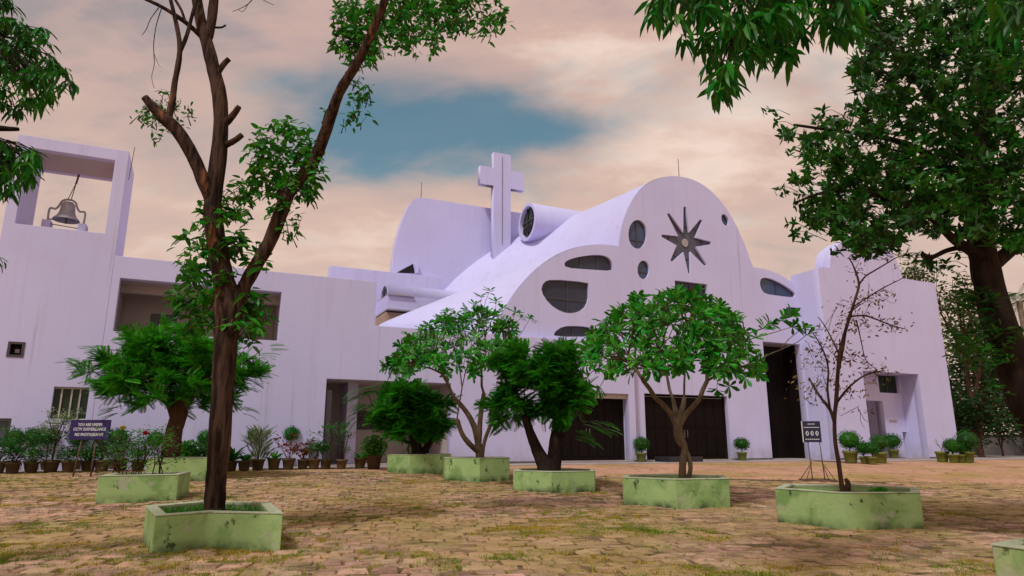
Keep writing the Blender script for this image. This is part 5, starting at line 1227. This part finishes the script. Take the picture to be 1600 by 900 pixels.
def plant(root, kind, s, pot_s=1.0, k=1.0):
    zt = .29 * pot_s; lv = []; mat = 'leaf_box'; tm = T_LEAF; T = Tubes()
    if kind == 'ball':
        r = .33 * s; c = (0, 0, zt + r * .85 + k * .12); sq = rng.uniform(.78, 1.0); core(root, c, r * .84, mat, sq); lv = ball_leaves(c, r, 750, .06, sq) + ball_leaves(c, r * 1.08, 90, .07, sq); T.add([(0, 0, zt - .05), (0, 0, c[2])], [.025, .02], 6); tm = T_TINY
    elif kind == 'standard':
        r = .27 * s; c = (0, 0, zt + k); core(root, c, r * .86, mat); lv = ball_leaves(c, r, 600, .055); T.add([(0, 0, zt - .05), (.01, 0, c[2])], [.02, .018], 6); tm = T_TINY
    elif kind == 'lime':
        r = .36 * s; c = (0, 0, zt + r * .8); mat = 'leaf_lime'; core(root, c, r * .75, 'leaf_box'); lv = ball_leaves(c, r, 700, .085)
        for j in range(6): T.add([(0, 0, zt), tuple(np.array(c) + rv(.12))], [.012, .006], 4)
    elif kind == 'bush':
        for j in range(9):
            a = rv(1); e_ = np.array((a[0] * .17 * s, a[1] * .17 * s, zt + .15 + abs(a[2]) * .28 * s)); T.add([(0, 0, zt - .03), e_ * np.array((.5, .5, .7)), e_], [.012, .009, .005], 4); cluster(lv, e_, 85, .085, .115 * s)
    elif kind == 'tallbush':
        for j in range(12):
            a = rv(1); e_ = np.array((a[0] * .14 * s, a[1] * .14 * s, zt + .2 + rng.random() * .75 * s)); T.add([(0, 0, zt - .03), e_ * np.array((.5, .5, .6)), e_], [.012, .009, .005], 4); cluster(lv, e_, 45, .07, .085 * s)
        mat = 'leaf_grey'
    elif kind == 'white':
        mat = 'leaf_pale'; tg = [np.array((rng.gauss(0, .26) * s, rng.gauss(0, .22) * s, zt + rng.uniform(.65, 1.5) * s)) for _ in range(22)]
        grow(T, (0, 0, zt - .05), tg, .007, (.3, .45), .05)
        for e_ in tg: cluster(lv, e_, 38, .085, .085)
    elif kind == 'croton':
        mat = 'leaf_red'
        for j in range(8):
            a = rv(1); e_ = np.array((a[0] * .15 * s, a[1] * .15 * s, zt + .12 + abs(a[2]) * .25 * s)); T.add([(0, 0, zt - .03), e_ * np.array((.5, .5, .7)), e_], [.012, .009, .005], 4); cluster(lv, e_, 18, .13, .07 * s, wr=(.3, .4), dirz=(0, 1.2))
    elif kind == 'agave':
        tm = T_LONG
        for j in range(26): an = rng.uniform(0, 6.283); lv.append(((0, 0, zt), (math.cos(an), math.sin(an), rng.uniform(.25, 1.6)), (0, 0, 1), rng.uniform(.22, .38) * s, .07 * s))
        T.add([(0, 0, zt - .05), (0, 0, zt + .06)], [.04, .03], 6); mat = 'leaf_feather'
    elif kind == 'feather':
        tm = T_LONG; mat = 'leaf_pale'
        for j in range(150): an = rng.uniform(0, 6.283); rr_ = rng.random() * .22 * s; lv.append(((math.cos(an) * rr_, math.sin(an) * rr_, zt + rng.uniform(0, .6) * s), (math.cos(an) * .6, math.sin(an) * .6, rng.uniform(.5, 1.6)), (0, 0, 1), rng.uniform(.18, .34) * s, .035))
        for j in range(8): e_ = (rng.gauss(0, .15), rng.gauss(0, .15), zt + .75 * s); T.add([(0, 0, zt - .03), e_], [.009, .004], 4)
    elif kind == 'sapling':
        mat = 'leaf_bright'; tg = [np.array((rng.gauss(0, .24) * s, rng.gauss(0, .22) * s, zt + rng.uniform(.75, 1.05) * s)) for _ in range(12)]
        grow(T, (0, 0, zt - .05), tg, .006, (.4, .55), .04)
        for e_ in tg: cluster(lv, e_, 13, .09, .07)
    elif kind == 'twig':
        mat = 'leaf_olive'; tg = [np.array((rng.gauss(0, .14) * s, rng.gauss(0, .12) * s, zt + rng.uniform(.3, .75) * s)) for _ in range(14)]
        grow(T, (0, 0, zt - .05), tg, .006, (.3, .45), .05)
        for e_ in tg: cluster(lv, e_, 4, .05, .04)
    if T.v: T.build('stem', 'bark_red', root)
    foliage('foliage', root, lv, tm, mat)
ORD = ['first', 'second', 'third', 'fourth', 'fifth', 'sixth', 'seventh', 'eighth', 'ninth', 'tenth', 'eleventh', 'twelfth', 'thirteenth', 'fourteenth', 'fifteenth', 'sixteenth', 'seventeenth', 'eighteenth', 'nineteenth', 'twentieth', 'twenty-first', 'twenty-second', 'twenty-third', 'twenty-fourth']
DESC = {'ball': 'clipped green ball shrub', 'standard': 'round green topiary on a stem', 'lime': 'bright lime green rounded shrub', 'bush': 'dense dark green bush', 'tallbush': 'tall grey green bush', 'white': 'tall pale leaved shrub',
        'croton': 'red leaved croton', 'agave': 'spiky green rosette plant', 'feather': 'upright pale grassy plant', 'sapling': 'slender sapling with light green top', 'twig': 'bare purple twiggy plant'}
front_row = [(-6, 741, 'bush', 1.1), (18, 741, 'bush', 1.25), (48, 740, 'bush', 1.35), (78, 739, 'white', 1.0), (107, 739, 'bush', 1.2), (137, 738, 'bush', .9), (158, 738, 'tallbush', .7), (187, 737, 'bush', 1.3), (215, 737, 'tallbush', .9), (292, 737, 'lime', 1.0), (312, 737, 'bush', 1.0),
             (360, 737, 'agave', 1.9), (381, 737, 'agave', 1.2), (402, 735, 'feather', 1.45), (427, 734, 'agave', 1.3), (450, 734, 'croton', 1.3), (472, 733, 'croton', .8), (490, 733, 'bush', 1.1), (509, 733, 'sapling', 1.1), (533, 733, 'tallbush', 1.1), (562, 732, 'agave', 1.2), (584, 733, 'lime', 1.15)]
for i, (x, y, kd, s) in enumerate(front_row):
    ps = 1.0 if x not in (584,) else 1.35
    r_ = pot_root(x, y, -.85, f'{DESC[kd]} in brown pot, {ORD[i]} from left in front row', ps * rng.uniform(.92, 1.08), 'pot_clay')
    plant(r_, kd, s, ps)
back_row = [(20, 'standard', .62), (46, 'standard', .66), (72, 'standard', .66), (118, 'standard', .6), (157, 'standard', .62), (178, 'standard', .66), (240, 'standard', .6), (318, 'standard', .62), (393, 'standard', .72), (453, 'standard', .78), (482, 'croton', 1.5)]
for i, (x, kd, k) in enumerate(back_row):
    r_ = pot_root(x, 728, -.38, f'{DESC[kd]} by the wall, {ORD[i]} from left in back row', .85, 'pot_clay', group='potted plants behind the front row')
    plant(r_, kd, 1.1, .85, k + .1)
for (x, y, kd, s, ps, dm, lb) in ((1002, 721, 'ball', 1.05, 1.15, -.6, 'clipped green ball shrub in a lime pot between the two wide dark doors'), (1160, 720, 'ball', 1.1, 1.15, -.6, 'clipped green ball shrub in a lime pot left of the tall doorway'),
        (1330, 724, 'ball', 1.55, 1.6, DB - .5, 'largest clipped ball shrub in a lime pot at the left foot of the block'), (1352, 725, 'ball', .95, 1.0, DB - .7, 'small clipped ball shrub second from left of the cluster by the portal'),
        (1364, 726, 'ball', .95, 1.0, DB - .75, 'small clipped ball shrub third from left of the cluster by the portal'), (1377, 724, 'ball', 1.3, 1.45, DB - .5, 'clipped ball shrub in front of the narrow doorway of the portal'),
        (1397, 714, 'ball', 1.45, 1.3, DB + .9, 'clipped ball shrub standing inside the portal recess'), (1473, 722, 'twig', 1.1, 1.45, DB - .5, 'bare purple twiggy plant in a lime pot at the right pier'),
        (1491, 723, 'ball', 1.1, 1.15, DB - .7, 'low clipped ball shrub second from left at the right pier'), (1502, 723, 'ball', 1.05, 1.1, DB - .75, 'low clipped ball shrub third from left at the right pier'), (1513, 723, 'ball', 1.6, 1.5, DB - .3, 'largest clipped ball shrub at the far right corner of the block')):
    r_ = pot_root(x, y, dm, lb, ps, 'pot_lime', group='potted plants by the church doors'); plant(r_, kd, s, ps)

# ------------------------------------------------------------------ rose bushes in the rectangular planter
L0 = PL['rose'].location
material('rose_red', (0.50, 0.015, 0.02), (0.35, 0.01, 0.015), 0.6); material('rose_yellow', (0.55, 0.45, 0.03), (0.45, 0.36, 0.03), 0.6)
for i, (x, top, fl, lb) in enumerate(((183, 672, 'rose_yellow', 'thin rose bush with a yellow bloom at the left of the planter'), (205, 690, None, 'leafy rose bush without blooms beside the yellow one'), (220, 680, 'rose_red', 'rose bush with one red bloom in the middle of the planter'), (246, 668, None, 'tallest leafy rose bush at the right of the planter'))):
    p = at_y(x, 741, L0.y + rng.uniform(-.2, .25)); b = Vector((p.x, p.y, L0.z + .40)); root = tag(empty('rose_bush', b), lb, 'rose bush', 'rose bushes in the planter')
    T = Tubes(); lv = []; hh = at_y(x, top, p.y).z - b.z
    tg = [np.array((rng.gauss(0, .2), rng.gauss(0, .15), rng.uniform(.35, 1.0) * hh)) for _ in range(22)] + [np.array((0, 0, hh))]
    for j in range(4):
        sub = tg[j::4]; grow(T, (rng.uniform(-.12, .12), rng.uniform(-.1, .1), -.03), sub, .0055, (.3, .45), .06, .4, 5)
    for e_ in tg: cluster(lv, e_, 17 if fl is None else 13, .062, .075)
    T.build('stem', 'bark_red', root); foliage('foliage', root, lv, T_LEAF, 'leaf_sprout')
    if fl:
        v = []; f = []
        for ring, (r0, z0, n) in enumerate(((.055, .0, 6), (.042, .02, 5), (.025, .035, 4))):
            for m in range(n):
                an = 6.283 * m / n + ring * .5; c, s = math.cos(an), math.sin(an); k = len(v); w_ = r0 * .75
                v += [(0, 0, z0 - .02), (r0 * c - w_ * s, r0 * s + w_ * c, z0 + .02), (r0 * 1.1 * c, r0 * 1.1 * s, z0 + .045), (r0 * c + w_ * s, r0 * s - w_ * c, z0 + .02)]; f.append((k, k + 1, k + 2, k + 3))
        o = mesh_obj('bloom', v, f, fl, root); o.location = (0, 0, hh + .02)

# ------------------------------------------------------------------ signs
material('sign_blue', (0.028, 0.018, 0.115), (0.022, 0.014, 0.095), 0.4, scale=4); material('sign_navy', (0.020, 0.024, 0.058), (0.028, 0.03, 0.07), 0.4, scale=4); material('sign_white', (0.72, 0.72, 0.76), None, 0.6)
def text_part(txt, parent, size, loc, width=None, mat='sign_white', name='lettering'):
    cu = bpy.data.curves.new(name, 'FONT'); cu.body = txt; cu.size = size; cu.align_x = 'CENTER'; cu.align_y = 'CENTER'; cu.extrude = .002; cu.offset = size * .018; cu.resolution_u = 2
    tmp = bpy.data.objects.new('tmp', cu); C.objects.link(tmp); dg = bpy.context.evaluated_depsgraph_get(); dg.update()
    me = bpy.data.meshes.new_from_object(tmp.evaluated_get(dg)); bpy.data.objects.remove(tmp); bpy.data.curves.remove(cu)
    xs_ = [v.co.x for v in me.vertices]; k = (width / (max(xs_) - min(xs_))) if width else 1
    for v in me.vertices: v.co = Vector((loc[0] + v.co.x * k, loc[1] - v.co.z, loc[2] + v.co.y))
    me.materials.clear(); me.materials.append(MAT[mat]); me.name = name; o = link(bpy.data.objects.new(name, me), parent); return o
g1 = on_ground(133, 746); zt = at_y(140, 656, g1.y).z - g1.z; zbm = at_y(140, 687, g1.y).z - g1.z; wx = 61 * g1.y / 1077; xo = at_y(141, 671, g1.y).x - g1.x
s1 = tag(empty('warning_sign', g1, R(2)), 'blue board sign with white surveillance warning in front of the tower', 'sign')
bd1 = box('board', xo - wx / 2, xo + wx / 2, -.02, .02, zbm, zt, 'sign_blue', s1, bev=.004)
hB = zt - zbm; zc_ = (zt + zbm) / 2
for (t, dz, ww_) in (('YOU ARE UNDER', .25, .62), ('CCTV SURVEILLANCE', .02, .82), ('NO PHOTOGRAPHY', -.25, .72)): text_part(t, bd1, hB * .21, (xo, -.023, zc_ + dz * hB), wx * ww_)
for (x, dy) in ((xo - wx * .18, .03), (xo + wx * .16, .05)): tube_obj('post', [(x - (.12 if dy < .04 else .02), dy, -.1), (x, dy, zbm + .1)], .022, 'rust_steel', s1, 7)
g2 = on_ground(1279, 752); zt = at_y(1268, 658, g2.y).z - g2.z; zbm = at_y(1270, 691, g2.y).z - g2.z; wx = 27 * g2.y / 1077; xo = at_y(1268.5, 675, g2.y).x - g2.x
s2 = tag(empty('notice_sign', g2, R(-6)), 'navy notice board with three white round symbols on a steel stand', 'sign')
bd2 = box('board', xo - wx / 2, xo + wx / 2, -.02, .015, zbm, zt, 'sign_navy', s2, bev=.004); hB = zt - zbm
box('edge_strip', xo - wx / 2 - .022, xo - wx / 2 - .002, -.022, .017, zbm, zt, 'sign_white', bd2)
for dx in (-.27, 0, .27):
    cx = xo + dx * wx; cz = zbm + hB * .42; v = [(cx + .044 * math.cos(6.283 * i / 20), -.024, cz + .07 * math.sin(6.283 * i / 20)) for i in range(20)]
    o = mesh_obj('symbol', v, [tuple(range(20))], 'sign_white', bd2)
    box('symbol_mark', cx - .014, cx + .018, -.028, -.0245, cz - .04, cz + .045, 'sign_navy', o)
for (z, w_, n) in ((.86, .42, 4), (.70, .86, 7), (.14, .80, 7)):
    for k in range(n): x = xo - w_ * wx / 2 + k * w_ * wx / n; box('text_mark', x, x + w_ * wx / n * .78, -.025, -.021, zbm + hB * z - .011, zbm + hB * z + .011, 'sign_white', bd2)
for x in (xo - .14, xo + .2): tube_obj('post', [(x + (.06 if x > xo else .04), .03, 0), (x, .03, zbm + .3)], .016, 'steel', s2, 6)
tube_obj('rail', [(xo - .13, .03, zbm - .55), (xo + .22, .03, zbm - .55)], .012, 'steel', s2, 5)
for (x, y) in ((xo - .38, -.25), (xo + .48, -.25), (xo - .38, .35), (xo + .48, .35)): tube_obj('brace', [(x, y, .02), (xo + (.22 if x > xo else -.08), .03, .55)], .012, 'rust_steel', s2, 5)
for (a, b) in (((-.40, -.27), (.50, -.27)), ((.50, -.27), (.50, .37)), ((.50, .37), (-.40, .37)), ((-.40, .37), (-.40, -.27))): tube_obj('base_bar', [(xo + a[0], a[1], .03), (xo + b[0], b[1], .03)], .028, 'rust_steel', s2, 6)

# ------------------------------------------------------------------ boundary wall at the far right
material('old_wall', (0.16, 0.14, 0.13), (0.10, 0.09, 0.085), 0.9, scale=1.2, coords='World', bump=.3)
wa = at_y(1500, 690, 46); wb = at_y(1900, 690, 46); zg = gz(wa.x, 46); zz = at_y(1560, 681, 46).z
bw_ = tag(empty('boundary_wall', (wa.x, 46, zg)), 'low grey boundary wall beneath the trees at the far right', 'wall'); 
box('wall_body', 0, wb.x - wa.x, 0, .3, -.3, zz - zg, 'old_wall', bw_); box('coping', -.04, wb.x - wa.x + .04, -.05, .35, zz - zg + .002, zz - zg + .1, 'old_wall', bw_)

# grass tufts inside the planters
for key in ('near', 'rose', 'conifer', 'corner'):
    pr = PL[key]; poly = [(p[0] - pr.location.x, p[1] - pr.location.y) for p in PLANTER_POLYS[list(PL).index(key)]]; hh = max(v.co.z for v in pr.children[1].data.vertices)
    poly = [(x * .8, y * .8) for x, y in poly]; lv = []
    for (x, y) in in_poly_samples(poly, 500 if key == 'near' else 220): lv.append(((x, y, hh - .09), (rng.gauss(0, .5), rng.gauss(0, .5), 1), rv(), rng.uniform(.05, .12), .012))
    foliage('grass', pr, lv, T_TINY, 'leaf_bright')
lay_bed(); lay_pavers(); lay_grass()
lv = []
for _ in range(900):                                         # fallen leaves, thicker under the trees
    if rng.random() < .6:
        q = PLANTER_POLYS[rng.randrange(len(PLANTER_POLYS))][rng.randrange(4)]; x, y = q[0] + rng.gauss(0, 1.1), q[1] + rng.gauss(0, 1.1)
    else: y = rng.uniform(6, 20); x = rng.uniform(-.8, .8) * y
    if any(inside((x, y), p) for p in PLANTER_POLYS): continue
    an = rng.uniform(0, 6.283); ll = rng.uniform(.04, .10)
    lv.append(((x, y, gz(x, y) + .035), (math.cos(an), math.sin(an), rng.uniform(-.1, .3)), (rng.gauss(0, .3), rng.gauss(0, .3), 1), ll, ll * .45))
leafmat('leaf_fallen', (0.30, 0.17, 0.04), (0.14, 0.065, 0.03), translucent=0.1)
foliage('fallen_leaves', ground, lv, T_LEAF, 'leaf_fallen')
